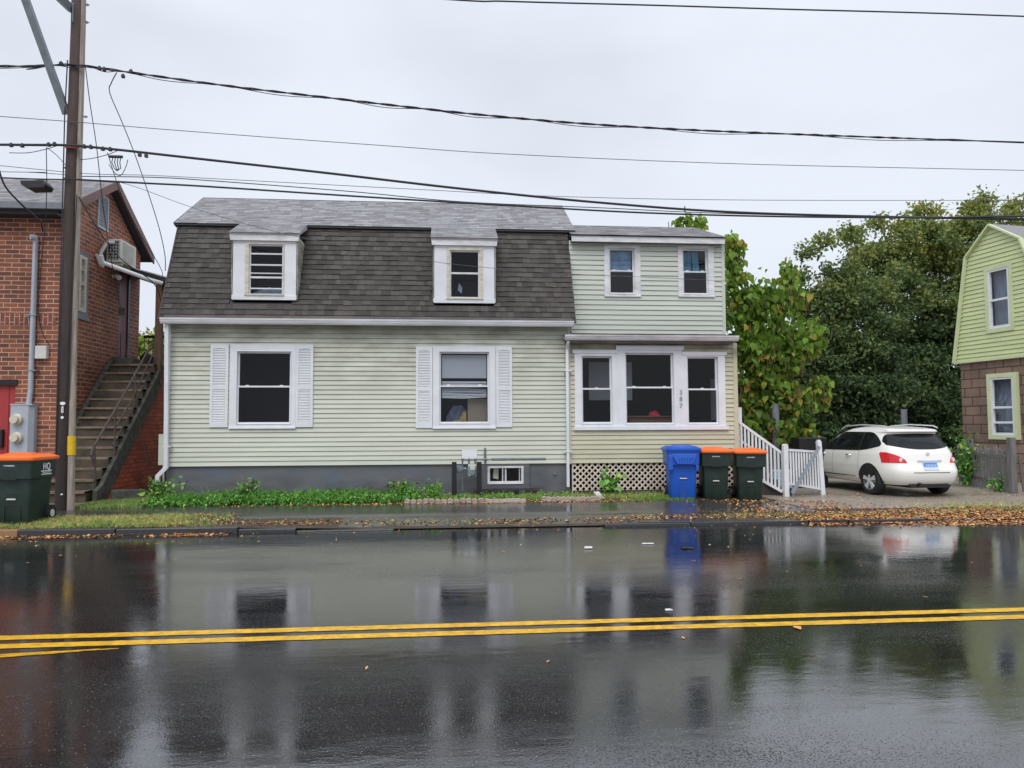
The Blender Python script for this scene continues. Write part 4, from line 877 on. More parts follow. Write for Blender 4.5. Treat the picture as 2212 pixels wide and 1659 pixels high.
# ------------------------------------------------------------ CONCRETE STAIRCASE
st = thing('concrete_staircase', 'steep worn concrete staircase with red brick side climbing beside the brick building', 'staircase', (-7.9, 16.2, .2))
sx0, sx1 = BX+.14, -7.27; Y0 = 16.05; tr_, rs = .243, .222
for k in range(14):
    y = Y0+k*tr_; z = .2+(k+1)*rs; xl = sx0; xr = sx1-(.0 if k > 2 else (.12, .06, .02)[k])
    mb = MB(); mb.box((xl, y+.02, z-rs), (xr, y+.5, z-.045)); mb.build('step', M['concrete_old'], st)
    mb = MB(); 
    pr = []
    for i in range(7): t = i/6; pr.append((lerp(xl, xr, t), y-.01-.03*math.sin(t*2.5+k), z-.045+random.uniform(-.004, .004)))
    top = [(a, b, z+random.uniform(-.004, .004)) for a, b, c in pr]
    n = len(pr); mb.add(pr+top+[(xr, y+.27, z-.0), (xl, y+.27, z-.0), (xr, y+.05, z-.045), (xl, y+.05, z-.045)], [tuple([i, i+1, n+i+1, n+i]) for i in range(n-1)]+[tuple(range(n, 2*n))+(2*n, 2*n+1)]+[tuple(range(n-1, -1, -1))+(2*n+3, 2*n+2)]); mb.build('tread', M['tread'], st, fixn=False)
yt = Y0+14*tr_
mb = MB(); mb.box((sx0, yt, .1), (sx1, BY1+.3, .2+14*rs+.001)); mb.build('landing', M['concrete_old'], st)
# stringers
mb = MB(); mb.prism([(BX+.02, Y0+.4, .0), (BX+.02, Y0+.4, .62), (BX+.02, yt+.0, .2+14*rs+.13), (BX+.02, yt+.1, .2+14*rs+.13), (BX+.02, yt+.1, .0)], (.12, 0, 0)); mb.build('wall_stringer', M['mossy'], st)
mb = MB(); mb.prism([(sx1, Y0+.05, .0), (sx1, Y0+.05, .42), (sx1, Y0+.3, .52), (sx1, yt, .2+14*rs-.05), (sx1, yt, .2+14*rs-.55), (sx1, Y0+.4, .1)], (.09, 0, 0)); mb.build('outer_stringer', M['mossy'], st)
mb = MB(); mb.prism([(sx1, Y0+.1, .0), (sx1, BY1+.3, .0), (sx1, BY1+.3, .2+14*rs), (sx1, yt, .2+14*rs-.1), (sx1, Y0+.25, .40)], (.05, 0, 0)); mb.build('brick_base', M['brick_red'], st)
mb = MB(); mb.box((sx1+.051, yt-.1, .2+14*rs-.35), (sx1+.11, BY1+.3, .2+14*rs+.002)); mb.build('landing_edge', M['mossy'], st)
mb = MB(); p = at(395, 1075, 16.2); mb.box((-6.98, 16.3, .1), (-6.35, 16.5, .42)); tag(mb.build('concrete_block', M['mossy'], None, loc=(-6.6, 16.4, .2), bevel=.02), 'low mossy concrete block at the foot of the brick stair wall', 'block')
mb = MB(); mb.prism([(BX+.02, yt+.1, .2+14*rs+.002), (BX+.02, yt+1.3, .2+14*rs+.002), (BX+.02, yt+1.3, .2+14*rs+.16), (BX+.02, yt+.15, .2+14*rs+.2)], (.55, 0, 0)); mb.build('threshold_slab', M['mossy'], st, bevel=.02)
# handrail
hr = thing('handrail', 'bent rusty iron handrail running up the concrete staircase', 'handrail', (-7.6, 16.3, .4))
def rail(pts, r): 
    mb = MB(); mb.tube(pts, r, 8); return mb
a0 = at(197, 984, 16.25); a1 = at(326, 745, 18.6); b0 = at(248, 925, 17.2); b1 = at(337, 750, 19.0); c0_ = at(243, 962, 17.1)
rail([a0, at(200, 970, 16.3), at(275, 840, 17.5), a1, at(333, 738, 18.8)], .026).build('top_rail', M['rust'], hr, smooth=True)
rail([b0, at(283, 868, 17.8), b1], .022).build('middle_rail', M['rust'], hr, smooth=True)
rail([c0_, at(284, 890, 17.8), at(338, 775, 19.0)], .022).build('lower_rail', M['rust'], hr, smooth=True)
p = at(206, 1055, 16.35); rail([at(204, 960, 16.3), p], .024).build('post', M['rust'], hr, smooth=True)
rail([a0, at(205, 1010, 16.33)], .02).build('brace', M['rust'], hr, smooth=True)
p = at(247, 985, 17.0); rail([at(249, 897, 17.1), p], .02).build('post', M['rust'], hr, smooth=True)
p = at(292, 870, 18.0); rail([at(293, 800, 18.1), p], .02).build('post', M['rust'], hr, smooth=True)
# landing railing and timber post
lr = thing('landing_railing', 'black metal railing around the top landing of the stairs', 'railing', (-7.9, BY1+.2, landing_z))
yl = BY1+.22; zl0 = landing_z; zl1 = at(320, 725, yl).z
mb = MB(); xa = BX+.05; xb = -6.75; mb.box((xa, yl-.02, zl1-.07), (xb, yl+.02, zl1)); mb.box((xa, yl-.02, zl0+.06), (xb, yl+.02, zl0+.1)); mb.build('rails', M['black'], lr)
mb = MB(); n = 14
for i in range(n+1): x = lerp(xa+.02, xb-.02, i/n); mb.box((x-.009, yl-.009, zl0), (x+.009, yl+.009, zl1-.05))
mb.build('balusters', M['black'], lr)
pp = at(344, 600, 19.4); pb = at(341, 790, 19.4); mb = MB(); mb.box((pb.x-.07, 19.33, landing_z-.5), (pb.x+.09, 19.48, pp.z+.05)); tag(mb.build('timber_post', M['brown_post'], None, bevel=.006, loc=(pb.x, 19.4, landing_z)), 'brown timber post holding up the canopy at the stair top', 'post')
mb = MB(); mb.tube([at(326, 765, 20.6), at(318, 776, 20.6), at(318, 792, 20.6)], [.15, .2, .18], 10); mb.box(at(312, 795, 20.7)-Vector((0, 0, .2)), at(336, 770, 21.1)); tag(mb.build('grill_cover', M['black'], None, smooth=True, loc=at(322, 795, 20.6)), 'black covered grill standing on the stair landing', 'grill')

# ------------------------------------------------------------ UTILITY POLE
gb = onz(133, 1107, .12); YP = gb.y
pole = thing('utility_pole', 'dark wooden utility pole joined to a paler pole stub with a yellow reflector band', 'utility pole', (gb.x, gb.y, .1))
YP = gb.y; print('pole', gb)
def pl_pt(px, py, dy=0): return at(px, py, YP+dy)
def wpx(py, px, w): return (at(px+w, py, YP)-at(px, py, YP)).length
pts, rs_ = [], []
for (xl, xr, y) in ((118.5, 147, 1108), (122, 150, 980), (126, 156, 850), (134, 163, 600), (141, 168, 400), (147, 175, 250), (154, 181, 60), (157, 184, -60)):
    c = pl_pt((xl+xr)/2, y); pts.append(c); rs_.append(wpx(y, xl, xr-xl)/2)
d = (pts[-1]-pts[-2]).normalized(); pts.append(pts[-1]+d*1.4); rs_.append(rs_[-1]); pts[0].z = .0
lo = MB(); lo.tube(pts, rs_, 20); lo.tone = [max(0, min(1, v[2]/9.5)) for v in lo.v]; lo.build('pole_shaft', M['pole'], pole, smooth=True)
pts2 = []; r2 = []
for (xl, xr, y) in ((145, 160, 1090), (147, 160.5, 980), (150, 163, 850), (157, 167, 650), (162, 173, 480), (166, 177, 320), (172, 183.5, 60), (174, 185, -60)):
    c = pl_pt((xl+xr)/2+.8, y, -.02); pts2.append(c); r2.append(wpx(y, xl, xr-xl)/2*1.08)
d = (pts2[-1]-pts2[-2]).normalized(); pts2.append(pts2[-1]+d*1.4); r2.append(r2[-1]); pts2[0].z = .0
mb = MB(); mb.tube(pts2, r2, 14); mb.build('pole_stub', M['pole_light'], pole, smooth=True)
mb = MB(); a = pl_pt(154.3, 983, -.02); b = pl_pt(154.6, 942, -.02); mb.tube([a, b], r2[1]+.012, 16); mb.build('reflector_band', M['yellow'], pole, smooth=True)
def disc(px, py, w, h, name='number_tag'):
    p = pl_pt(px, py, -.150); k = w/115*1.0; h = h/115; m_ = MB(); m_.tube([p, p+Vector((0, .02, 0))], .5, 16); 
    m_.v = [(p.x+(x-p.x)*k, y, p.z+(z-p.z)*h) for x, y, z in m_.v]; return m_.build(name, M['tag_white'], pole)
disc(135, 871.5, 11, 7.5); disc(134, 902, 6, 6); disc(132.5, 1068, 5, 3)
for i, ch in enumerate('400'): p = pl_pt(134.6, 880+i*4.9, -.15); text_mesh('number_tag', ch, .062, M['tag_white'], pole, Matrix.Translation(p) @ Matrix.Rotation(math.pi/2, 4, 'X') @ Matrix.Diagonal((1.5, 1, 1, 1)), .004, True)
mb = MB(); mb.bar(pl_pt(144, 247), at(34, -60, YP-.9), .12, .12, up=(0, 1, 0)); mb.build('steel_brace', M['steel'], pole)
mb = MB(); mb.bar(pl_pt(157, 22), at(108, -25, YP-.6), .14, .14, up=(0, 1, 0)); mb.build('steel_arm', M['steel'], pole)
mb = MB(); mb.bar(pl_pt(157.5, 48, -.12), pl_pt(158.5, 8, -.12), .04, .02)
for (x, y) in ((182, 10), (181, 48), (178, 252)): p = pl_pt(x, y); mb.tube([p+Vector((-.05, 0, 0)), p+Vector((.1, 0, 0))], .012, 6); mb.tube([p+Vector((.06, 0, -.02)), p+Vector((.06, 0, .02))], .02, 6)
for y in (362, 385, 396): mb.tube([pl_pt(139 if y < 370 else 137, y), pl_pt(175, y)], .14 if y == 396 else .02, 10) if y != 396 else None
mb.build('pole_bolt', M['steel'], pole)
mb = MB(); mb.tube([pl_pt(146, 130, -.1), pl_pt(140, 240, -.1), pl_pt(134, 480, -.13), pl_pt(126, 760, -.14), pl_pt(120, 1000, -.1)], .012, 6); mb.tube([pl_pt(166, 420, -.1), pl_pt(158, 600, -.12), pl_pt(150, 800, -.1), pl_pt(148, 860, -.1)], .01, 6); mb.build('ground_cable', M['wire'], pole)
mb = MB(); a = pl_pt(140, 313, -.14); b = pl_pt(172, 316, -.14); mb.tube([a, b], .022, 8); mb.tube([pl_pt(141, 318, -.14), pl_pt(170, 319, -.14)], .018, 8); mb.build('orange_sleeve', M['orange_sleeve'], pole, smooth=True)
# ------------------------------------------------------------ WIRES
def smooth_pts(pts, n=10):
    P = [Vector(p) for p in pts]; out = []
    for i in range(len(P)-1):
        p0 = P[max(i-1, 0)]; p1 = P[i]; p2 = P[i+1]; p3 = P[min(i+2, len(P)-1)]
        for k in range(n):
            t = k/n; out.append(.5*((2*p1)+(p2-p0)*t+(2*p0-5*p1+4*p2-p3)*t*t+(3*p1-p0-3*p2+p3)*t**3))
    out.append(P[-1]); return out
def wire(label, pxs, r, dy=-.15, m='wire', group='overhead cables along the street', cat='cable', name='overhead_cable', yend=None, twist=0):
    n = len(pxs); P = []
    for i, q in enumerate(pxs):
        yy = YP+dy if yend is None else lerp(YP+dy, yend, i/(n-1))
        if len(q) > 2: yy = q[2]
        P.append(at(q[0], q[1], yy))
    if pxs[-1][0] > 2250: P.append(P[-1]+(P[-1]-P[-2]).normalized()*18)
    if pxs[0][0] < -50: P.insert(0, P[0]+(P[0]-P[1]).normalized()*14)
    if pxs[0][0] == 900: P.insert(0, P[0]+(P[0]-P[1]).normalized()*10+Vector((0, 0, .3)))
    S_ = smooth_pts(P); mb = MB()
    if twist:
        for ph in (0, math.pi):
            T = []; L_ = 0
            for i, p in enumerate(S_):
                if i: L_ += (S_[i]-S_[i-1]).length
                T.append(p+Vector((0, math.cos(L_*twist+ph), math.sin(L_*twist+ph)))*r*1.1)
            mb.tube(T, r, 6)
        mb.tube([p+Vector((0, 0, -.035+.03*math.sin(i*.55))) for i, p in enumerate(S_)], r*.6, 5)
    else: mb.tube(S_, r, 6)
    return tag(mb.build(name, M[m], None, smooth=True, loc=P[0]), label, cat, group)
wire('highest black cable, crossing the top right corner of the sky', ((900, -6), (1100, 3), (1400, 11), (1700, 20), (2000, 28), (2320, 39)), .016, dy=-.6)
wire('twisted black cable bundle from the pole, second from the top', ((-60, 143), (60, 143), (150, 140), (210, 146), (285, 157), (480, 184), (700, 210), (880, 231), (1050, 249), (1260, 267), (1500, 281), (1800, 293), (2300, 311)), .013, twist=7)
wire('thin black strand across the sky below the twisted bundle', ((-60, 247), (144, 262), (350, 279), (600, 298), (850, 316), (1100, 333), (1600, 354), (2300, 370)), .007, m='wire_grey')
wire('thick black cable leaving the orange sleeve on the pole', ((-60, 312), (60, 313), (150, 314), (250, 323), (430, 343), (700, 373), (1000, 408), (1300, 438), (1600, 459), (2000, 470), (2300, 475)), .024, dy=-.2)
wire('thin strand above the roof ridge, fading out at the right edge', ((-60, 352), (170, 374), (330, 379), (500, 388), (900, 409), (1200, 424), (1600, 432), (2300, 433)), .006, m='wire_grey', dy=-.05)
wire('thin upper companion of the lower thick cable crossing the roof', ((176, 381), (330, 383), (450, 390), (750, 413), (1000, 436), (1300, 449), (1600, 462), (2300, 478)), .009, dy=.0)
wire('lower thick black cable just above the roof ridge', ((150, 387), (320, 396), (450, 403), (800, 426), (1100, 444), (1400, 460), (1700, 468), (2000, 470), (2300, 466)), .018, dy=-.22)
wire('thin black strand left of the pole over the brick roof', ((-60, 370), (60, 372), (150, 378)), .006, group='short cables left of the pole')
wire('black cable left of the pole carrying the flat splice box', ((-60, 381), (60, 386), (150, 388)), .012, group='short cables left of the pole')
wire('curving service cable dropping from the bundle to the gambrel eave', ((252, 157), (241, 178), (237, 200), (262, 260), (290, 330), (318, 410), (343, 490), (356, 550), (357, 585, 16.9)), .010, yend=16.9, group='service drops', m='wire_grey')
wire('long slack cable from pole top down to the brick side wall', ((184, 140), (194, 220), (209, 320), (222, 440), (240, 560), (262, 672)), .009, yend=18.2, group='service drops')
wire('slack cable looping to the stair canopy', ((232, 330), (262, 420), (300, 500), (345, 575), (352, 600)), .008, yend=18.6, group='service drops')
wire('cable from the pole past the air conditioner to the timber post', ((170, 425), (215, 500), (262, 560), (330, 610), (348, 650)), .011, yend=19.2, group='service drops')
wire('thin cable sagging across the dormers of the green house', ((245, 390), (300, 406), (400, 443), (500, 475), (620, 506), (760, 535), (900, 559), (1000, 573), (1200, 590), (1400, 599), (1570, 607)), .005, yend=16.0, group='service drops', m='wire_grey')
wire('dark cable running down to the weatherhead on the brick wall', ((-8, 345), (10, 400), (45, 440), (75, 467), (88, 478), (92, 500)), .018, yend=16.9, group='service drops')
wire('vertical black cable hanging in front of the brick wall', ((100, 320), (101, 400), (98, 480), (90, 560), (84, 640), (84, 680), (92, 720), (106, 745)), .008, yend=17.0, group='service drops')
wire('insulated line falling past the maroon door to the stairs', ((252, 600), (263, 660), (265, 690), (270, 740), (290, 850), (310, 960), (330, 1070)), .007, dy=3.5, yend=17.3, group='service drops')
for (pts_, lab) in ((((20, 330), (60, 330), (100, 322), (128, 313)), 'slack loop below the cables at the left edge'), (((100, 318), (122, 335), (143, 358)), 'short diagonal jumper cable left of the pole'), (((172, 345), (200, 342), (232, 334), (262, 322)), 'slack jumper cable right of the pole'), (((235, 355), (250, 375), (262, 378), (272, 360), (276, 345)), 'small hanging cable loop by the splice cluster')):
    wire(lab, pts_, .007, group='jumper loops at the pole')
first_c = None
for (x, y) in ((24, 314), (48, 315), (105, 313), (118, 312), (182, 317), (196, 318), (222, 322), (238, 323), (302, 335), (316, 337), (215, 148), (225, 150), (283, 155), (266, 165), (132, 138)):
    p = at(x, y, YP-.2)
    if first_c is None:
        mb = MB(); mb.box((p.x-.03, p.y-.03, p.z-.03), (p.x+.03, p.y+.03, p.z+.03)); mb.box((p.x-.018, p.y-.018, p.z+.03), (p.x+.018, p.y+.018, p.z+.05)); first_c = mb.build('cable_clamp', M['wire'], None, loc=p, bevel=.006); tag(first_c, 'small black clamp clipped on a cable near the pole', 'cable clamp', 'cable clamps near the pole')
    else: o = first_c.copy(); COL.objects.link(o); o.location = p
sb = MB(); a = at(52, 392, YP-.3); b = at(108, 411, YP-.3); sb.prism([(a.x, a.y-.15, a.z-.03), (b.x-.06, a.y-.15, a.z), (b.x, a.y-.15, b.z+.07), (b.x-.03, a.y-.15, b.z), (a.x+.14, a.y-.15, b.z-.02), (a.x+.02, a.y-.15, a.z-.1)], (0, .3, 0)); tag(sb.build('splice_box', M['black'], None, bevel=.015, loc=a), 'flat black cable splice box hanging left of the pole', 'splice box')
sc = MB(); p = at(253, 345, YP-.2)
sc.cyl((p.x-.15, p.y, p.z+.06), (p.x+.1, p.y, p.z+.06), .03, 8)
for i in range(4): sc.tube([(p.x-.08+i*.05, p.y, p.z+.05), (p.x-.09+i*.05, p.y-.02, p.z-.06), (p.x-.05+i*.04, p.y, p.z-.17), (p.x, p.y, p.z-.22)], .009, 5)
tag(sc.build('splice_cluster', M['wire'], None, loc=p), 'cluster of looped splice wires hanging right of the pole', 'splice')
mb = MB(); p = at(263, 673, 18.4); mb.tube([p+Vector((0, 0, .09)), p+Vector((0, 0, -.09))], .06, 10); tag(mb.build('insulator', M['black'], None, loc=p), 'black insulator on the line beside the maroon door', 'insulator')

# ------------------------------------------------------------ BINS
def bin_(label, mlid, mbody, loc, rot, sc_=(1, 1, 1), blue=False, group='wheeled bins by the porch'):
    t = thing('wheeled_bin', label, 'bin', (0, 0, 0), group)
    H = 1.02; rows = []
    def ring(w, d, z, dy=0, r=.05, n=5):
        pts = []
        for cx_, cy_, a0 in ((w/2-r, d/2-r, 0), (-w/2+r, d/2-r, 90), (-w/2+r, -d/2+r, 180), (w/2-r, -d/2+r, 270)):
            for i in range(n): a = math.radians(a0+90*i/(n-1)); pts.append((cx_+r*math.cos(a), cy_+r*math.sin(a)+dy, z))
        return pts
    b = MB()
    rr = [ring(.50, .56, .0, .03), ring(.52, .58, .02, .03), ring(.56, .63, .45, .02), ring(.585, .67, .70, .01), ring(.60, .69, .702, .01), ring(.66, .76, .71, -.0), ring(.68, .78, .95, 0), ring(.70, .80, .955, 0), ring(.70, .80, 1.0, 0)]
    b.loft(rr); b.poly(rr[0]); b.poly(rr[-1]); b.build('bin_body', mbody, t, smooth=True)
    # front is -y : darker boxes for recess shade, catch bar, handle, text
    yf = lambda z: -(lerp(.58, .67, z/.70)/2-.03+.01*z/.45) if z < .7 else -.385
    d = MB()
    if not blue:
        for q0, q1, nm in (((-.11, yf(.35)-.004, .30), (.11, yf(.35)+.05, .315), 'recess_shade'), ((-.07, yf(.46)-.004, .40), (.07, yf(.46)+.05, .50), 'recess_shade'), ((-.11, -.386, .69), (.11, -.32, .87), 'recess_shade'), ((-.14, yf(.2)-.012, .02), (-.115, yf(.2)+.04, .31), 'rib'), ((.115, yf(.2)-.012, .02), (.14, yf(.2)+.04, .31), 'rib')):
            MB().box(q0, q1).build(nm, M['bin_shade'], t, bevel=.008)
    else:
        M['bin_blue_shade'] = mat('shaded_blue_plastic', (.008, .06, .33), .5); d.box((-.07, yf(.2)-.004, .01), (.07, yf(.3)+.05, .40)); d.build('recess_shade', M['bin_blue_shade'], t, bevel=.008); d = MB(); d.box((-.055, yf(.46)-.002, .44), (.055, yf(.46)+.05, .56)); d.build('recess_shade', M['bin_blue_shade'], t, bevel=.008)  # darker copy of the bin blue paints the recess shade
        s = MB(); s.prism([(-.26, -.40, .93), (.28, -.40, .93), (.20, -.43, .72), (-.13, -.43, .72)], (0, .06, 0))
        for i in range(6): x = -.1+i*.055; s.box((x, -.438, .74), (x+.02, -.40, .86))
        s.build('front_scoop', mbody, t, bevel=.01)
        s = MB(); s.box((-.32, -.42, .60), (-.22, -.36, .90)); s.build('side_rib', mbody, t, bevel=.015)
        s = MB(); s.box((.25, -.40, .58), (.31, -.36, .7)); s.build('side_rib', mbody, t, bevel=.015)
    s = MB(); z = .395 if not blue else .43; s.cyl((-.07, yf(.42)-.012, z), (.07, yf(.42)-.012, z), .013, 10); s.build('catch_bar', M['ac_white'], t, smooth=True)
    if not blue:
        s = MB()
        for i in range(9): x = -.085+i*.019; s.box((x, -.391, .90+random.uniform(0, .006)), (x+random.uniform(.009, .015), -.384, .922))
        s.build('lettering', M['plate_white'], t)
    # wheels
    for sx_ in (-1, 1):
        w = MB(); w.tube([(sx_*.24, .30, .13), (sx_*.32, .30, .13)], .13, 20); wh = w.build('wheel', M['rubber'], t, smooth=True)
        w = MB(); w.tube([(sx_*.321, .30, .13), (sx_*.328, .30, .13)], .06, 14); w.build('hub', M['ac_white'], wh, smooth=True)
    # lid
    l = MB(); lr_ = [ring(.72, .82, .985, .0, .06), ring(.75, .86, 1.0, 0, .07), ring(.75, .86, 1.035, 0, .07), ring(.70, .80, 1.05, 0, .08), ring(.60, .68, 1.075, .02, .1), ring(.56, .62, 1.08, .02, .1)]
    l.loft(lr_); l.poly(lr_[0]); l.poly(lr_[-1]); ld = l.build('lid', mlid, t, smooth=True)
    l = MB()
    l.prism([(-.24, -.37, 1.052), (.24, -.37, 1.052), (.20, .0, 1.092), (-.20, .0, 1.092)], (0, 0, .014)); l.build('lid_grip', mlid, ld, bevel=.006)
    t.location = loc; t.rotation_euler = (0, 0, rot); t.scale = sc_
    return t
def binat(x0, x1, Y): 
    a = at(x0, 1078, Y).x; b = at(x1, 1078, Y).x; X = (a+b)/2; return X
Yb = 15.55; 
g0 = gz(5.6, Yb)
b1_ = bin_('bright blue wheeled bin, leftmost of the three by the porch', M['bin_blue'], M['bin_blue'], (binat(1448, 1515, Yb-.3), Yb, gz(5.3, Yb-.3)+.004), math.radians(-9), (1.0, 1, 1.035), True)
b2_ = bin_('dark green bin with orange lid in the middle of the three', M['bin_orange'], M['bin_green'], (binat(1524, 1583, Yb-.3), Yb+.02, gz(5.9, Yb)+.004), math.radians(-10), (.93, 1, 1.0))
b3_ = bin_('dark green bin with orange lid beside the white picket railing', M['bin_orange'], M['bin_green'], (binat(1598, 1659, Yb-.3), Yb, gz(6.7, Yb)+.004), math.radians(-12), (.93, 1, 1.0))
pL = onz(4.5, 1123, .14); pR = onz(106, 1110, .14)
b4_ = bin_('dark green bin with orange lid and white printed logo beside the utility pole', M['bin_orange'], M['bin_green'], (at(50, 1100, 13.35).x, 13.32, .125), math.radians(-4), (1.05, .95, 1.08), group='wheeled bins by the pole')
# logo on its right side (local +x face)
for (s_, txt, zz_) in ((.13, 'HQ', .90),):
    cu = text_mesh('logo', txt, s_, M['tag_white'], b4_, Matrix.Identity(4), .001, True) if False else None
cu = bpy.data.curves.new('logo', 'FONT'); cu.body = 'HQ'; cu.size = .14; cu.extrude = .0015; cu.offset = .003; cu.align_x = 'CENTER'
tmp = bpy.data.objects.new('logo', cu); COL.objects.link(tmp); me = bpy.data.meshes.new_from_object(tmp.evaluated_get(bpy.context.evaluated_depsgraph_get())); bpy.data.objects.remove(tmp)
me.transform(Matrix.Translation((.345, .05, .84)) @ Matrix.Rotation(math.radians(90), 4, 'Z') @ Matrix.Rotation(math.radians(90), 4, 'X')); me.materials.clear(); me.materials.append(M['tag_white'])
o = bpy.data.objects.new('logo', me); COL.objects.link(o); o.parent = b4_
lg = MB()
for z, h, w0, w1 in ((.805, .018, -.14, .15), (.785, .01, -.10, .12), (.755, .016, -.13, .17)):
    y = w0
    while y < w1: l_ = random.uniform(.012, .03); lg.box((.338, y+.04, z), (.3435, y+.04+l_, z+h)); y += l_+.008
o = lg.build('lettering', M['tag_white']); o.parent = b4_
# ------------------------------------------------------------ CAR
car = thing('parked_car', 'white crossover car parked nose-in on the driveway, rear lamps facing the street', 'car')
CL, HW = 4.62, .90
def prof(z, tb):
    for (a, va), (b, vb) in zip(tb[:-1], tb[1:]):
        if z <= b: 
            t = (z-a)/(b-a) if b > a else 0; t = max(0, t); return va+(vb-va)*t
    return tb[-1][1]
TR = [(.28, .14), (.36, .05), (.50, .0), (.62, .0), (.70, .05), (.80, .09), (1.0, .15), (1.10, .20), (1.2, .27), (1.3, .35), (1.42, .46), (1.475, .50), (1.50, .40), (1.545, .40), (1.57, .50), (1.60, .75), (1.625, 1.1), (1.64, 1.5)]
TF = [(.28, 4.45), (.45, 4.6), (.65, 4.62), (.80, 4.5), (.92, 4.2), (1.0, 3.75), (1.06, 3.5), (1.2, 3.2), (1.4, 2.8), (1.5, 2.55), (1.57, 2.3), (1.60, 2.1), (1.625, 1.9), (1.64, 1.7)]
TH = [(.28, .80), (.36, .86), (.50, .895), (.70, .905), (.85, .89), (.97, .87), (1.03, .85), (1.15, .81), (1.30, .75), (1.42, .70), (1.50, .655), (1.55, .62), (1.58, .59), (1.60, .54), (1.625, .42), (1.64, .28)]
def nexp(z): return 5.0 if z < .9 else lerp(5, 4.2, (z-.9)/.4)
def cring(z, n=56):
    r, f, h, e = prof(z, TR), prof(z, TF), prof(z, TH), nexp(z); m, hl = (r+f)/2, (f-r)/2; P = []
    for i in range(n):
        a = 2*math.pi*i/n; c, s = math.cos(a), math.sin(a)
        P.append((h*math.copysign(abs(c)**(2/e), c), m+hl*math.copysign(abs(s)**(2/e), s), z))
    return P
def sidep(y, z, s=-1, off=.006):
    r, f, h, e = prof(z, TR), prof(z, TF), prof(z, TH), nexp(z); m, hl = (r+f)/2, (f-r)/2
    q = min(1, abs((y-m)/hl)); return (s*(h*(1-q**e)**(1/e)+off), y, z)
def rearp(x, z, off=.006):
    r, f, h, e = prof(z, TR), prof(z, TF), prof(z, TH), nexp(z); m, hl = (r+f)/2, (f-r)/2
    q = min(1, abs(x/h)); return (x, m-hl*(1-q**e)**(1/e)-off, z)
zs = [.28, .32, .36, .42, .5, .56, .62, .66, .70, .75, .80, .86, .92, .97, 1.0, 1.03, 1.06, 1.10, 1.15, 1.2, 1.25, 1.3, 1.36, 1.42, 1.45, 1.475, 1.485, 1.50, 1.52, 1.545, 1.56, 1.57, 1.58, 1.59, 1.60, 1.61, 1.625, 1.635, 1.64]
mb = MB(); R_ = [cring(z) for z in zs]; mb.loft(R_); mb.poly(R_[0]); mb.poly(R_[-1]); mb.build('car_body', M['car_white'], car, smooth=2)
def patch(fn, us, lo, hi, name, m, parent, nv=8, off=.006):
    mb = MB(); rows = []
    for u in us:
        a, b = lo(u), hi(u); rows.append([fn(u, a+(b-a)*j/nv) for j in range(nv+1)])
    mb.loft(rows, close=False); return mb.build(name, M[m], parent, smooth=2)
lin = lambda a, b, n: [a+(b-a)*i/n for i in range(n+1)]
def gl_lo(y): return 1.02+.05*max(0, (3.3-y)/3.3) + (.10*((1.5-y)/.8)**2 if y < 1.5 else 0)
def gl_hi(y):
    if y > 2.3: return lerp(1.50, 1.03, (y-2.3)/1.15)
    return 1.50 if y > 1.2 else 1.50-.28*((1.2-y)/.55)**2.2
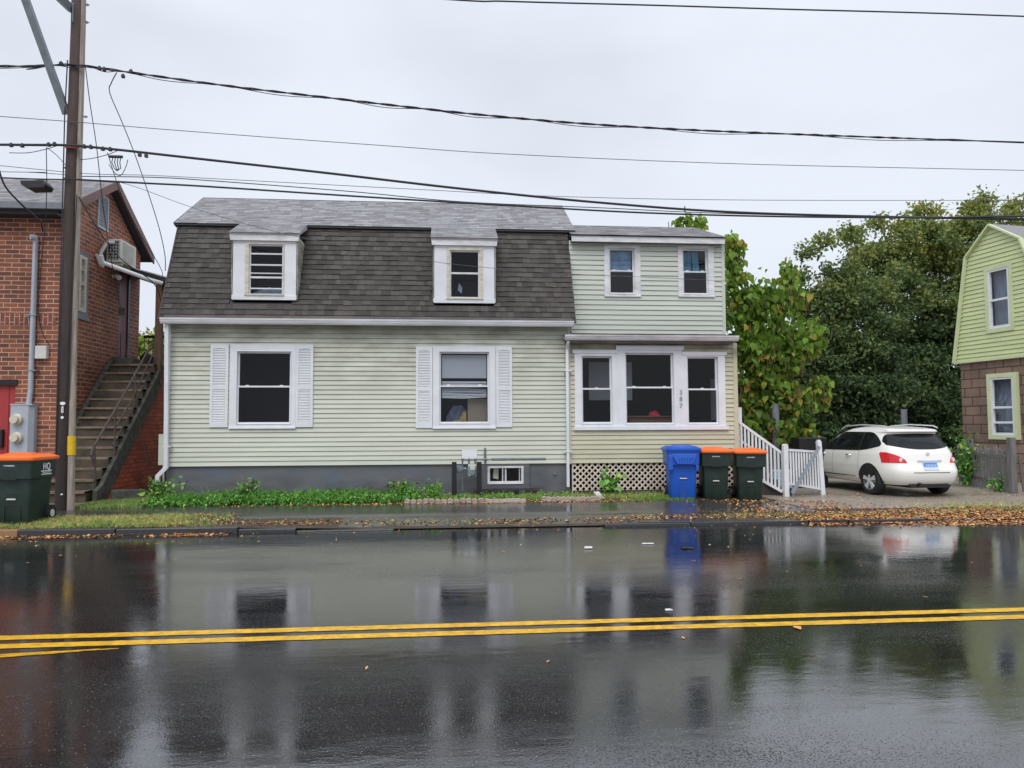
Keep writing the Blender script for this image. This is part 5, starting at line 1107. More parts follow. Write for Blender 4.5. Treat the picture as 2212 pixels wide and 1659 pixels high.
for s in (-1, 1):
    patch(lambda y, z: sidep(y, z, s), lin(.66, 3.42, 40), gl_lo, lambda y: max(gl_hi(y), gl_lo(y)), 'side_window', 'car_glass', car)
    for yy in (1.35, 2.38): patch(lambda y, z: sidep(y, z, s, .010), lin(yy-.03, yy+.03, 2), gl_lo, gl_hi, 'window_pillar', 'car_black', car)
    for yy in (1.72, 2.85):
        mb = MB(); p = sidep(yy, .93, s, .03); mb.tube([sidep(yy-.09, .93, s, 0), sidep(yy-.07, .93, s, .035), sidep(yy+.07, .93, s, .035), sidep(yy+.09, .93, s, 0)], .014, 8); mb.build('door_handle', M['chrome'], car, smooth=True)
    for yy in (1.32, 2.42, 3.45):
        mb = MB(); rows = [[sidep(yy-.004+w, z, s, .0015) for z in lin(.42, 1.02, 12)] for w in (0, .009)]; mb.loft(rows, close=False); mb.build('door_gap', M['car_black'], car)
    mb = MB(); rows = [[sidep(y, z, s, .012) for y in lin(1.45, 3.3, 14)] for z in (.40, .425)]; mb.loft(rows, close=False); mb.build('side_moulding', M['chrome'], car)
    # lamps wrapping the corner, by plan angle
    def lampp(u, z, off=.008):
        x = s*u
        return rearp(x, z, off) if u < .80 else sidep((u-.80)*.9+rearp(s*.80, z)[1]+.0, z, s, off)
    us = lin(.44, .80, 12)
    mb = MB(); rows = []
    for i in range(19):
        t = i/18
        zt = .79+.03+.21*min(1, (t/.55))**.6; zb_ = .79
        if t > .9: zt -= .03*(t-.9)/.1
        row = []
        for j in range(7):
            z = zb_+(zt-zb_)*j/6; e = nexp(z); r, f, h = prof(z, TR), prof(z, TF), prof(z, TH); m_, hl = (r+f)/2, (f-r)/2
            # angle from the rear centre round the corner
            ang = lerp(-.50, -.12, t) if False else None
            u = .50+t*.48
            if u < .74: x = u; y = m_-hl*(1-(x/h)**e)**(1/e)
            else:
                y74 = m_-hl*(1-(.74/h)**e)**(1/e); y = y74+(u-.74)*.95; q = abs((y-m_)/hl); x = h*(1-min(1, q)**e)**(1/e)
            c = Vector((x, y-m_, 0)); nn = Vector((x**(e-1)/h**e, (abs(y-m_)**(e-1)/hl**e)*(-1), 0)).normalized()
            row.append((s*(x+nn.x*.008), y+nn.y*.008, z))
        rows.append(row)
    mb.loft(rows, close=False); tl = mb.build('tail_lamp', M['lamp_red'], car, smooth=2)
    mb = MB(); q = rearp(s*.60, .86, .012); mb.tube([q, (q[0], q[1]-.008, q[2])], .05, 14); mb.build('reverse_lens', M['lamp_clear'], tl, smooth=True)
    mb = MB(); mb.tube([(s*.60, .62, 1.595), (s*.60, .75, 1.645), (s*.60, 1.6, 1.675), (s*.59, 2.3, 1.64), (s*.58, 2.5, 1.57)], .014, 8); mb.build('roof_rail', M['alloy'], car, smooth=True)
    mb = MB(); mb.tube([(s*.86, 3.2, 1.08), (s*1.02, 3.2, 1.12)], [.04, .06], 8); mb.box((min(s*.93, s*1.1), 3.14, 1.04), (max(s*.93, s*1.1), 3.26, 1.20)); mb.build('door_mirror', M['car_white'] if False else M['gutter'], car, bevel=.03)
    for yw in (.93, 3.66):
        arch = MB(); ring_ = []
        for i in range(25):
            a = math.pi*i/24; ring_.append((yw+.41*math.cos(a), .30+.46*math.sin(a)))
        rows = [[sidep(y, max(.281, z), s, .004) for y, z in ring_], *[[sidep(lerp(yw, y, q), max(.281, lerp(.36, z, q)), s, .005) for y, z in ring_] for q in (.85, .7, .55, .4, .25, .1)], [sidep(yw, .36, s, .005) for _ in ring_]]
        arch.loft(rows, close=False); arch.build('wheel_arch', M['car_black'], car, smooth=2)
        w = MB(); prof_w = [(.66, .27), (.67, .33), (.70, .352), (.84, .352), (.872, .335), (.88, .27), (.87, .235)]
        rows = []
        for k in range(33):
            a = 2*math.pi*k/32; rows.append([(s*x, yw+r*math.cos(a), .352+r*math.sin(a)) for x, r in prof_w])
        w.loft(rows, close=False); wh = w.build('tyre', M['rubber'], car, smooth=True)
        w = MB(); rows = []
        for k in range(33):
            a = 2*math.pi*k/32; rows.append([(s*x, yw+r*math.cos(a), .352+r*math.sin(a)) for x, r in ((.868, .24), (.855, .215), (.78, .21), (.78, .0))])
        w.loft(rows, close=False); w.build('rim_barrel', M['pipe'], wh, smooth=True)
        w = MB()
        for k in range(5):
            a = 2*math.pi*k/5+.3
            for da in (-.14, .14):
                c, sn = math.cos(a+da), math.sin(a+da); c0, s0 = math.cos(a), math.sin(a)
                w.bar((s*.855, yw+.04*c0, .352+.04*s0), (s*.862, yw+.228*c, .352+.228*sn), .045, .04, up=(1, 0, 0))
        w.tube([(s*.82, yw, .352), (s*.875, yw, .352)], .055, 12)
        w.build('rim', M['alloy'], wh)
# rear window with curved outline
rl = lambda x: 1.10+.10*abs(x/.72)**2.4
rh_ = lambda x: 1.462-.02*abs(x/.72)**2-(.16*max(0, (abs(x)-.60)/.10)**1.5)
patch(rearp, lin(-.70, .70, 28), rl, lambda x: max(rl(x)+.004, rh_(x)), 'rear_window', 'car_glass', car)
patch(lambda x, z: rearp(x, z, .03), lin(-.28, .28, 12), lambda x: .815+.015*abs(x/.28)**2, lambda x: .845+.015*abs(x/.28)**2, 'chrome_strip', 'chrome', car, 2)
patch(lambda x, z: rearp(x, z, .016), lin(-.17, .17, 6), lambda x: .635, lambda x: .80, 'licence_plate', 'plate_white', car, 2)
pl_ = MB(); rows = [[rearp(x, z, .019) for x in lin(-.155, .155, 6)] for z in (.70, .795)]; pl_.loft(rows, close=False); pl_.build('plate_band', M['plate_blue'], car)
pl_ = MB(); x = -.13
while x < .12: w = random.uniform(.02, .032); a = rearp(x, .68, .021); b = rearp(x+w, .725, .021); pl_.box((a[0], a[1]-.002, .705), (b[0], a[1]+.002, .76)); x += w+.014
pl_.build('plate_lettering', M['plate_white'], car)
mb = MB(); rows = [[rearp(x, z, .004) for x in lin(-.42, .42, 12)] for z in (.565, .58)]; mb.loft(rows, close=False); mb.build('bumper_gap', M['car_black'], car)
mb = MB(); q = rearp(0, .99, .01); mb.tube([q, (q[0], q[1]-.01, q[2])], .045, 16); mb.build('rear_emblem', M['alloy'], car)
mb = MB(); mb.box((-.45, .1, .22), (.45, 4.3, .30)); mb.tube([(-.72, .9, .352), (.72, .9, .352)], .05, 8); mb.tube([(-.25, .04, .30), (-.25, .5, .30)], .035, 10); mb.build('underbody', M['car_black'], car)
car.rotation_euler = (0, 0, math.radians(2)); cp = onz(1985, 1066, .1)
car.location = (at(2006, 1060, 15.75).x, 15.6, .105); car.scale = (1.04, 1.0, .965)

# ------------------------------------------------------------ porch steps railing, gate, fence posts
rl_ = thing('stair_railing', 'white picket stair railing sloping down from the side of the porch', 'railing', (7.0, 16.6, .15))
ya_ = 16.62; yb2 = 16.3
A = at(1597, 912, ya_); B = at(1693, 982, yb2); A2 = at(1597, 1010, ya_); B2 = at(1690, 1062, yb2)
mb = MB(); mb.bar(A, B, .05, .06); mb.build('top_rail', M['white'], rl_, bevel=.006)
mb = MB(); mb.bar(at(1597, 950, ya_+.05), at(1640, 978, ya_), .04, .05); mb.bar(A2, B2, .05, .06); mb.build('bottom_rail', M['white'], rl_)
n = 12
for i in range(n):
    t = (i+.5)/n; p = A.lerp(B, t); q = A2.lerp(B2, t); mb = MB(); mb.box((p.x-.02, p.y-.015, q.z), (p.x+.02, p.y+.015, p.z)); mb.build('picket', M['white'], rl_)
mb = MB(); p = at(1592.5, 880, 16.7); mb.box((p.x-.0, 16.66, .2), (p.x+.09, 16.75, at(1595, 880, 16.7).z)); mb.build('post', M['white'], rl_)
g1 = at(1698, 1069, 16.2); mb = MB(); zt = at(1697, 962, 16.2).z; mb.box((g1.x-.055, 16.14, .08), (g1.x+.055, 16.25, zt)); mb.prism([(g1.x-.055, 16.14, zt), (g1.x+.055, 16.14, zt), (g1.x+.03, 16.14, zt+.03), (g1.x-.03, 16.14, zt+.03)], (0, .11, 0)); mb.build('newel_post', M['white'], rl_, bevel=.008)
mb = MB(); s0 = at(1600, 1060, 17.1)
for k in range(4): mb.box((XR+.1+k*.28, 16.45, 0), (XR+.1+(k+1)*.28, 17.6, .85-k*.19))
mb.build('porch_steps', M['lath_dark'], house)
gt = thing('picket_gate', 'white picket gate panel with leaning post beside the white car', 'gate', (g1.x+.1, 16.2, .12))
a0 = at(1704, 972, 16.22); a1 = at(1768, 976, 16.6); c0 = at(1706, 1045, 16.22); c1 = at(1772, 1056, 16.6)
mb = MB(); mb.bar(a0, a1, .05, .05); mb.build('top_rail', M['white'], gt); mb = MB(); mb.bar(c0, c1, .05, .05); mb.build('bottom_rail', M['white'], gt)
for i in range(11):
    t = (i+.5)/11; p = a0.lerp(a1, t); q = c0.lerp(c1, t); mb = MB(); mb.bar(q, p, .04, .02, up=(0, 1, 0)); mb.build('picket', M['white'], gt)
p = at(1768, 953, 16.6); q = at(1777, 1060, 16.6); q.z = .06; mb = MB(); mb.bar(q, p, .10, .10, up=(0, 1, 0)); mb.bar(p, p+(p-q).normalized()*.03, .07, .07, up=(0, 1, 0)); mb.build('gate_post', M['white'], gt, bevel=.008)
mb = MB(); mb.bar(at(1711, 1066, 16.0), at(1770, 965, 16.4), .07, .03, up=(0, 1, 0)); tag(mb.build('diagonal_prop', M['steel'], None, loc=at(1711, 1066, 16.0)), 'grey metal bar leaning diagonally against the picket gate', 'bar')
mb = MB(); a = at(1672, 1050, 17.3); b = at(1712, 1015, 17.3); mb.box((a.x, 17.3, .1), (b.x, 17.5, b.z)); tag(mb.build('storage_tub', mat('pale_blue_plastic', (.38, .50, .62), .5), None, bevel=.03, loc=(a.x, 17.3, .1)), 'pale blue plastic tub behind the white pickets', 'tub')
mb = MB(); p = at(1677, 1000, 19.5); t_ = at(1679, 700, 19.5); mb.tube([(p.x, p.y, .0), (p.x+.01, p.y, at(1679, 872, 19.5).z)], .10, 12); tag(mb.build('steel_post', M['steel_post'], None, smooth=True, loc=(p.x, p.y, .1)), 'grey steel post standing in the lime leaved tree', 'post', 'grey posts behind the yard')
mb = MB(); p = at(1953, 900, 24); mb.tube([(p.x, p.y, .0), (p.x, p.y, at(1953, 884, 24).z)], .10, 12); tag(mb.build('steel_post', M['steel_post'], None, smooth=True, loc=(p.x, p.y, .1)), 'grey post seen above the roof of the white car', 'post', 'grey posts behind the yard')
mb = MB(); a = at(1747, 975, 18.5); b = at(1775, 930, 18.5); mb.box((a.x-.3, 18.4, .1), (b.x+.1, 18.9, at(1750, 945, 18.5).z)); tag(mb.build('dark_cart', M['black'], None, bevel=.03, loc=(a.x, 18.5, .1)), 'dark box-shaped cart behind the picket gate', 'cart')
# weathered fence on the right
wf = thing('weathered_fence', 'grey weathered picket fence with two square posts right of the car', 'fence', (13, 18, .1))
f0 = at(2075, 1040, 19.0); f1 = at(2182, 1060, 16.4)
n = 19
for i in range(n):
    t = i/(n-1); x = lerp(f0.x, f1.x, t); y = lerp(f0.y, f1.y, t); mb = MB(); h = 1.12+random.uniform(-.04, .04); lean = random.uniform(-.03, .03)
    mb.prism([(x-.03, y, .08), (x+.03, y, .08), (x+.03+lean, y, h), (x+lean, y, h+.05), (x-.03+lean, y, h)], (0, .02, 0)); mb.build('picket', M['weathered'], wf)
mb = MB()
for z in (.35, .95): mb.bar((f0.x, f0.y+.04, z), (f1.x, f1.y+.04, z), .03, .07)
mb.build('rail', M['weathered'], wf)
for (px, py0, yy, w) in ((2097, 948, 18.6, .06), (2186, 945, 16.3, .07)):
    p = at(px, 1000, yy); z = at(px, py0, yy).z; mb = MB(); mb.box((p.x-w, yy-w, .05), (p.x+w, yy+w, z)); mb.build('fence_post', M['weathered'], wf, bevel=.01)
mb = MB(); mb.bar(at(2212, 1062, 16.0), at(2202, 985, 16.2), .05, .05); tag(mb.build('rusty_stake', M['rust'], None, loc=at(2212, 1062, 16.0)), 'rusty red stake leaning at the right edge', 'stake')

# ------------------------------------------------------------ GREEN GAMBREL HOUSE at the right
az = math.radians(90+7.4)
O = at(2078, 800, 21.0); u = Vector((-math.cos(az), -math.sin(az), 0)); 
PG = Plane((O.x, O.y, 0), u)        # u points toward the camera side; outward normal faces -x
if PG.n.x > 0: PG = Plane((O.x, O.y, 0), -u); SG = -1
else: SG = 1
gh = thing('lime_green_house', 'lime green gambrel house with dark block ground floor at the right edge', 'house', (O.x, O.y, .1))
def pg(px, py): a, z = PG.pix(px, py); return (a, z)
prof_g = [pg(2065, 785), pg(2090, 557), pg(2141, 486), pg(2207, 514), pg(2262, 640), pg(2290, 775)]
prof_g[-1] = (prof_g[-1][0], prof_g[0][1])
print('green', prof_g)
def ival(z):
    xs = []
    for (a, za), (b, zb_) in zip(prof_g[:-1], prof_g[1:]):
        if (za-z)*(zb_-z) <= 0 and za != zb_: xs.append(a+(b-a)*(z-za)/(zb_-za))
    if len(xs) < 2: return (prof_g[2][0], prof_g[2][0])
    return (min(xs), max(xs))
wu = PG.rect(2137, 580, 2182, 708); wlw = PG.rect(2143, 815, 2192, 940)
def norm(r): return (min(r[0], r[1]), max(r[0], r[1]), r[2], r[3])
wu, wlw = norm(wu), norm(wlw)
mb = MB(); siding(mb, PG, prof_g[0][1], prof_g[2][1]-.02, ival, exp=.125, lip=.02, holes=[(wu[0]+.02, wu[1]-.02, wu[2]+.02, wu[3]-.02)]); mb.build('gable_siding', M['green_siding'], gh, fixn=False)
zt0 = prof_g[0][1]; al = min(prof_g[0][0], prof_g[-1][0])+.12; ar = max(prof_g[0][0], prof_g[-1][0])-.12
mb = MB()
for (a0, a1, z0, z1) in ((al, wlw[0], -.1, zt0), (wlw[1], ar, -.1, zt0), (wlw[0], wlw[1], -.1, wlw[2]), (wlw[0], wlw[1], wlw[3], zt0)): mb.pbox(PG, a0, a1, z0, z1, -.3, -.05)
mb.build('block_wall', M['brown_shingle'], gh)
mb = MB(); mb.pbox(PG, al-.1, ar+.1, zt0-.02, zt0+.05, -.2, .05); mb.build('belt_board', M['green_trim'], gh)
mb = MB(); 
for i in range(len(prof_g)-1):
    p, q = prof_g[i], prof_g[i+1]; mb.bar(PG.P(p[0], p[1], .05), PG.P(q[0], q[1], .05), .05, .15, up=tuple(PG.n))
mb.build('rake_trim', M['green_trim'], gh)
mb = MB(); n = Vector(PG.n)*-9
pr = [PG.P(a, z+.03, .02) for a, z in prof_g]; k = len(pr)
mb.add(pr+[p+n for p in pr], [(i, i+1, k+i+1, k+i) for i in range(k-1)]); o = mb.build('roof', M['shingle_light'], gh)
md = o.modifiers.new('solid', 'SOLIDIFY'); md.thickness = .05
mb = MB(); mb.prism([PG.P(al+.02, -.1, -.3), PG.P(ar-.02, -.1, -.3), PG.P(ar-.02, zt0, -.3), PG.P(al+.02, zt0, -.3)], Vector(PG.n)*-8.5); mb.build('rear_walls', M['brown_shingle'], gh)
def gwin(r, rails):
    mb = MB(); mb.frame(PG, (r[0]-.12, r[1]+.12, r[2]-.12, r[3]+.12), r, -.06, .045); w = mb.build('window', M['green_trim'], gh)
    mb = MB(); mb.frame(PG, r, (r[0]+.055, r[1]-.055, r[2]+.07, r[3]-.055), -.05, .03)
    for q in rails: z = lerp(r[3], r[2], q); mb.pbox(PG, r[0]+.05, r[1]-.05, z-.03, z+.03, -.04, .028)
    mb.build('sash', M['white'], w)
    mb = MB(); mb.poly([PG.P(r[0], r[2], -.03), PG.P(r[1], r[2], -.03), PG.P(r[1], r[3], -.03), PG.P(r[0], r[3], -.03)]); mb.build('pane', M['glass_blue'], w, fixn=False)
    mb = MB(); mb.pbox(PG, r[0], r[1], r[2], r[3], -.20, -.18); mb.build('curtain', M['sheer2'], w)
M['sheer2'] = mat('grey_curtain', (.30, .28, .31), .8, .35, 5, (3, 3, .5))
gwin(wu, (.52,)); gwin(wlw, (.52, .78))

# ------------------------------------------------------------ TREES & PLANTS
def leaves(mb_name, centers, n, spread, size, m, parent=None, tone=None, droop=.3, up=.35, loc=(0, 0, 0), aspect=.62, seed=1, kind=None, heart=False):
    """centers (k,3); n leaves in total; one mesh of folded leaf faces"""
    r = np.random.default_rng(seed); k = len(centers); idx = r.integers(0, k, n)
    P = np.array(centers)[idx]+r.normal(0, 1, (n, 3))*np.array(spread)
    s = size*r.uniform(.55, 1.3, n)[:, None]
    d = r.normal(0, 1, (n, 3)); d[:, 2] -= droop*1.5; d /= np.linalg.norm(d, axis=1)[:, None]
    nn = r.normal(0, 1, (n, 3)); nn[:, 2] += up*3; nn[:, 1] -= .3; w = np.cross(d, nn); w /= np.linalg.norm(w, axis=1)[:, None]; nn = np.cross(w, d)
    a = P; b = P+d*s*.45+w*s*aspect*.5+nn*s*.10; c = P+d*s; e = P+d*s*.45-w*s*aspect*.5+nn*s*.10
    if heart:
        b = P+d*s*.28+w*s*.5-nn*s*.06; e = P+d*s*.28-w*s*.5-nn*s*.06
    nv = 4
    if heart:
        q = lambda l, h, g: P+d*s*l+w*s*h*(.9)+nn*s*g
        V = np.stack([a, q(-.10, .22, -.02), q(.12, .50, -.07), q(.45, .46, -.10), q(.78, .22, -.14), q(1.1, 0, -.26), q(.78, -.22, -.14), q(.45, -.46, -.10), q(.12, -.50, -.07), q(-.10, -.22, -.02), q(.5, 0, 0)], 1).reshape(-1, 3)-np.array(loc); nv = 11
        F = np.arange(n*nv).reshape(-1, nv); tri = np.concatenate([F[:, [10, i, i+1]] for i in range(0, 9)]+[F[:, [10, 9, 0]]])
    else:
        V = np.stack([a, b, c, e], 1).reshape(-1, 3)-np.array(loc); F = np.arange(n*4).reshape(-1, 4)
        tri = np.concatenate([F[:, [0, 1, 2]], F[:, [0, 2, 3]]])
    me = bpy.data.meshes.new(mb_name); me.vertices.add(n*nv); me.vertices.foreach_set('co', V.ravel())
    me.loops.add(len(tri)*3); me.loops.foreach_set('vertex_index', tri.ravel()); me.polygons.add(len(tri)); me.polygons.foreach_set('loop_start', np.arange(0, len(tri)*3, 3)); me.polygons.foreach_set('loop_total', np.full(len(tri), 3)); me.update(calc_edges=True)
    ct = r.uniform(-.2, .2, k)[idx]
    T = (tone(P, r) if tone else r.uniform(0, 1, n))+ct+r.normal(0, .09, n); T = np.clip(T, 0, 1)
    at_ = me.attributes.new('tone', 'FLOAT', 'POINT'); at_.data.foreach_set('value', np.repeat(T, nv).astype(np.float32))
    me.materials.append(M[m]); o = bpy.data.objects.new(mb_name, me); COL.objects.link(o)
    if parent is not None: o.parent = parent
    else: o.location = loc
    if kind: o['kind'] = kind
    return o
def lobes_px(L, Y, dy=1.0):
    out = []
    for (cx, cy, rx, ry) in L:
        c = at(cx, cy, Y); sc = (at(cx+1, cy, Y)-c).length; out.append((c, rx*sc, dy*rx*sc*.8, ry*sc))
    return out
def centers_in(lobes, k, r, shell=.55):
    vol = np.array([a*b*c for _, a, b, c in lobes]); vol = vol**.75; pr_ = vol/vol.sum(); out = []
    for i in r.choice(len(lobes), k, p=pr_):
        c, a, b, h = lobes[i]; d = r.normal(0, 1, 3); d /= np.linalg.norm(d); d[1] = -abs(d[1]) if r.random() < .6 else d[1]; q = r.uniform(shell, 1.02)
        z = c.z+d[2]*h*q
        out.append((c.x+d[0]*a*q, c.y+d[1]*b*q, max(z, .25)))
    return out
def tree(name, label, L, Y, k, n, spread, size, m, tone, trunkpx, seed, dy=1.0, droop=.3, heart=False, rt=.2, group=None, shell=.55, up=.35, extra=(), nbr=14):
    r = np.random.default_rng(seed); lob = lobes_px(L, Y, dy); base = at(trunkpx, 1000, Y); base = Vector((base.x, base.y, .05))
    t = thing(name, label, 'tree', base, group); C_ = centers_in(lob, k, r, shell)
    for (x, y, yy) in extra: p = at(x, y, yy); C_ += [(p.x, p.y, p.z)]*(6 if heart else 2)
    leaves('crown', C_, n, spread, size, m, t, tone, droop, up, tuple(base), seed=seed, heart=heart)
    mb = MB(); top = max(c[2] for c in C_); h = top*.55
    mb.tube([base+Vector((0, 0, -.1)), base+Vector((.05, 0, h*.3)), base+Vector((-.05, 0, h*.7)), base+Vector((.0, 0, h))], [rt*1.25, rt, rt*.8, rt*.5], 10)
    for i in range(nbr):
        c = Vector(C_[int(r.integers(0, len(C_)))]); s = base+Vector((0, 0, h*r.uniform(.25, 1))); mid = s.lerp(c, .5)+Vector((0, 0, .3)); mb.tube([s, mid, c], [rt*.35, rt*.2, .015], 6)
    mb.build('trunk', M['bark'], t, smooth=True); return t, C_
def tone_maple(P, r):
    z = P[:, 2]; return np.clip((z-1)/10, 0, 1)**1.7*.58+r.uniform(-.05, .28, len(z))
def tone_low(P, r): return np.clip(P[:, 2]/9, 0, 1)*.35+r.uniform(-.05, .25, len(P))
YT = 31
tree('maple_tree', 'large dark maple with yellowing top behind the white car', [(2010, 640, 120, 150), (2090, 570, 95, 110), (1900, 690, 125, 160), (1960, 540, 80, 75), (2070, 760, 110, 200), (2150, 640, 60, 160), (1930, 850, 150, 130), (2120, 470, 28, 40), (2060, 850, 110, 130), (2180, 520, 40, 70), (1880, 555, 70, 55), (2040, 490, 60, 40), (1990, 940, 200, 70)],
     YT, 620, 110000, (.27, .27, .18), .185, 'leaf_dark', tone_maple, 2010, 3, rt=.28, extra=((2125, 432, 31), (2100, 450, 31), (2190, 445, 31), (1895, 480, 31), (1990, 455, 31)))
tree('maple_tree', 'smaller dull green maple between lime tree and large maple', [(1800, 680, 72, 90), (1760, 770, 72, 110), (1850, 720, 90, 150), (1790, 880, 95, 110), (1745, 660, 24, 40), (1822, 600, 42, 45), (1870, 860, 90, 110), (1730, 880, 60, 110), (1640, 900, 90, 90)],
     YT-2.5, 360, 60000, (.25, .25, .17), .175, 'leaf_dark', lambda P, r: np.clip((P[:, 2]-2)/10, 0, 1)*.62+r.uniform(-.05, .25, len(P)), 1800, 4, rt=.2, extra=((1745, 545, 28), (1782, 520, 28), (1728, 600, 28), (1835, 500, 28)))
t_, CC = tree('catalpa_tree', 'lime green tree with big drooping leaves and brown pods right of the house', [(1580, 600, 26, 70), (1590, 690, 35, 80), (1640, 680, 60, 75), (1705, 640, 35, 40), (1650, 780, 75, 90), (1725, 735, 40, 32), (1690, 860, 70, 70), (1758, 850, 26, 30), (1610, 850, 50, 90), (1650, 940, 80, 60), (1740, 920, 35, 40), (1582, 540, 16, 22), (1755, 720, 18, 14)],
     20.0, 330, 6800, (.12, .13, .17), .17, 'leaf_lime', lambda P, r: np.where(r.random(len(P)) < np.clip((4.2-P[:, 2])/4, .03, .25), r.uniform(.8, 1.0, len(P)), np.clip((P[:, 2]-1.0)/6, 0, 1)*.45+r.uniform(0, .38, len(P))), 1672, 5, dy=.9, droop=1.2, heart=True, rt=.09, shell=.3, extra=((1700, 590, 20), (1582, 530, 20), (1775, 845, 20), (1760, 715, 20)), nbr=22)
mb = MB(); r = np.random.default_rng(9)
for i in range(150):
    c = CC[int(r.integers(0, len(CC)))]; p = Vector(c)+Vector((r.normal(0, .15), -abs(r.normal(0, .2)), 0)); l = r.uniform(.25, .6); mb.tube([p, p+Vector((r.normal(0, .03), 0, -l*.5)), p+Vector((r.normal(0, .05), 0, -l))], .011, 4)
stuff(mb.build('seed_pods', M['pods'], t_))
tr2 = thing('treetop', 'small leafy branch tips showing above the flat roof of the wing', 'tree', at(1490, 1000, 24.5)*1.0); tr2.location.z = .1
p1_, p2_ = at(1476, 478, 24.5), at(1508, 486, 24.5)
leaves('crown', [tuple(p1_), tuple(p1_+Vector((.1, 0, .12))), tuple(p2_), tuple(p1_+Vector((-.1, 0, -.2))), tuple(p2_+Vector((.1, 0, -.2)))], 130, (.16, .16, .14), .2, 'leaf_lime', tr2, lambda P, r: r.uniform(.1, .7, len(P)), 1, .3, tuple(tr2.location), seed=6, heart=True)
mb = MB(); bs_ = Vector(tr2.location); mb.tube([bs_, bs_+Vector((0, 0, 5)), p1_], [.1, .06, .02], 6); mb.tube([bs_+Vector((0, 0, 5)), p2_], [.05, .02], 6); mb.build('trunk', M['bark'], tr2)
tree('garden_tree', 'distant yellow-green tree seen through the stair landing railing', [(325, 770, 42, 45), (350, 745, 30, 25), (300, 790, 30, 40)], 44, 60, 5000, (.35, .35, .3), .3, 'leaf_lime', lambda P, r: r.uniform(.3, 1.0, len(P)), 325, 8)
# shrubs / undergrowth by the weathered fence
def plant(name, label, px, py, Y, k, n, sp, size, m, h, w, seed, tone=None, heart=False, stems=6, cat='plant', droop=.4, group=None, z0=None):
    p = onz(px, py, gz(0, Y)) if Y is None else at(px, py, Y); z0 = gz(p.x, p.y) if z0 is None else z0; base = Vector((p.x, p.y, z0)); t = thing(name, label, cat, base, group); r = np.random.default_rng(seed); C_ = []
    mb = MB()
    for i in range(stems):
        top = base+Vector((r.normal(0, w*.5), r.normal(0, w*.3), h*r.uniform(.6, 1))); mb.tube([base, base.lerp(top, .5)+Vector((0, 0, .05)), top], [.012, .009, .004], 5)
        for j in range(k): C_.append(tuple(base.lerp(top, r.uniform(.25, 1.02))))
    mb.build('stem', M['weed'], t); leaves('foliage', C_, n, sp, size, m, t, tone, droop, .4, tuple(base), seed=seed, heart=heart); return t
plant('shrub', 'leafy green shrub growing against the weathered fence', 2092, 1050, 18.3, 8, 420, (.12, .12, .13), .14, 'weed', 1.4, .5, 21, stems=8)
plant('shrub', 'small shrub at the foot of the right fence post', 2165, 1050, 16.8, 6, 160, (.1, .08, .08), .10, 'weed', .45, .35, 22, stems=8)
plant('sapling', 'broad leaved sapling in front of the porch lattice', 1312, 1062, 16.1, 6, 85, (.06, .04, .05), .12, 'weed', .62, .28, 23, heart=True, stems=6, tone=lambda P, r: r.uniform(.3, .9, len(P)), droop=.9)
plant('fern_weed', 'feathery green weed beside the left black post', 935, 1072, 15.7, 8, 320, (.05, .05, .04), .06, 'weed', .38, .26, 24, stems=10, tone=lambda P, r: r.uniform(.4, .8, len(P)))
plant('fern_weed', 'tall thin weed stalk left of the gas meter', 947, 1065, 15.9, 10, 110, (.025, .025, .03), .05, 'weed', .5, .08, 25, stems=3, tone=lambda P, r: r.uniform(.7, 1, len(P)))
plant('tall_weed', 'tall leafy weed at the foot of the left downspout', 345, 1075, 15.9, 8, 240, (.06, .05, .05), .10, 'weed', .5, .3, 26, stems=8)
plant('tall_weed', 'clump of broad weeds against the grey foundation near the first window', 540, 1072, 16.0, 8, 200, (.06, .05, .05), .09, 'weed', .42, .22, 27, stems=8)
plant('tall_weed', 'clump of strappy weeds below the second window shutters', 860, 1072, 16.0, 8, 260, (.06, .05, .05), .09, 'weed', .38, .3, 28, stems=8)
# ------------------------------------------------------------ ground cover
def scatter(X0, X1, Y0, Y1, n, dens=None, seed=0):
    r = np.random.default_rng(seed); X = r.uniform(X0, X1, n*3); Y = r.uniform(Y0, Y1, n*3)
    d = np.array([dens(x, y) for x, y in zip(X, Y)]) if dens else np.ones(n*3)
    k = r.random(n*3) < d; return X[k][:n], Y[k][:n]
def ztop(X, Y): return np.array([gz(x, y) for x, y in zip(X, Y)])
def xat(px, Y): return at(px, 1000, Y).x
from mathutils import noise as mnoise
def nz_(x, y, s=1.0): return mnoise.noise(Vector((x*s, y*s, 3.3)))*.5+.5
def blades(name, X, Y, h, w, m, tone, seed=0, kind='stuff', zoff=0, lab=None):
    r = np.random.default_rng(seed); n = len(X); Z = ztop(X, Y)+zoff; P = np.stack([X, Y, Z], 1); hh = h*r.uniform(.4, 1.3, n)[:, None]
    d = r.normal(0, .45, (n, 3)); d[:, 2] = 1; d /= np.linalg.norm(d, axis=1)[:, None]; a = r.uniform(0, math.pi, n); sd = np.stack([np.cos(a), np.sin(a), np.zeros(n)], 1)*w*r.uniform(.6, 1.4, n)[:, None]
    bend = np.stack([d[:, 0], d[:, 1], np.zeros(n)], 1)*hh*1.1
    V = np.stack([P-sd, P+sd, P+d*hh*.6+sd*.6, P+d*hh+bend, P+d*hh*.6-sd*.6], 1).reshape(-1, 3); F = np.arange(n*5).reshape(-1, 5)
    me = bpy.data.meshes.new(name); me.from_pydata(V.tolist(), [], [tuple(f) for f in F.tolist()])
    T = np.clip(tone(X, Y, r), 0, 1); at_ = me.attributes.new('tone', 'FLOAT', 'POINT'); at_.data.foreach_set('value', np.repeat(T, 5).astype(np.float32)); me.materials.append(M[m])
    o = bpy.data.objects.new(name, me); COL.objects.link(o); o['kind'] = kind; return o
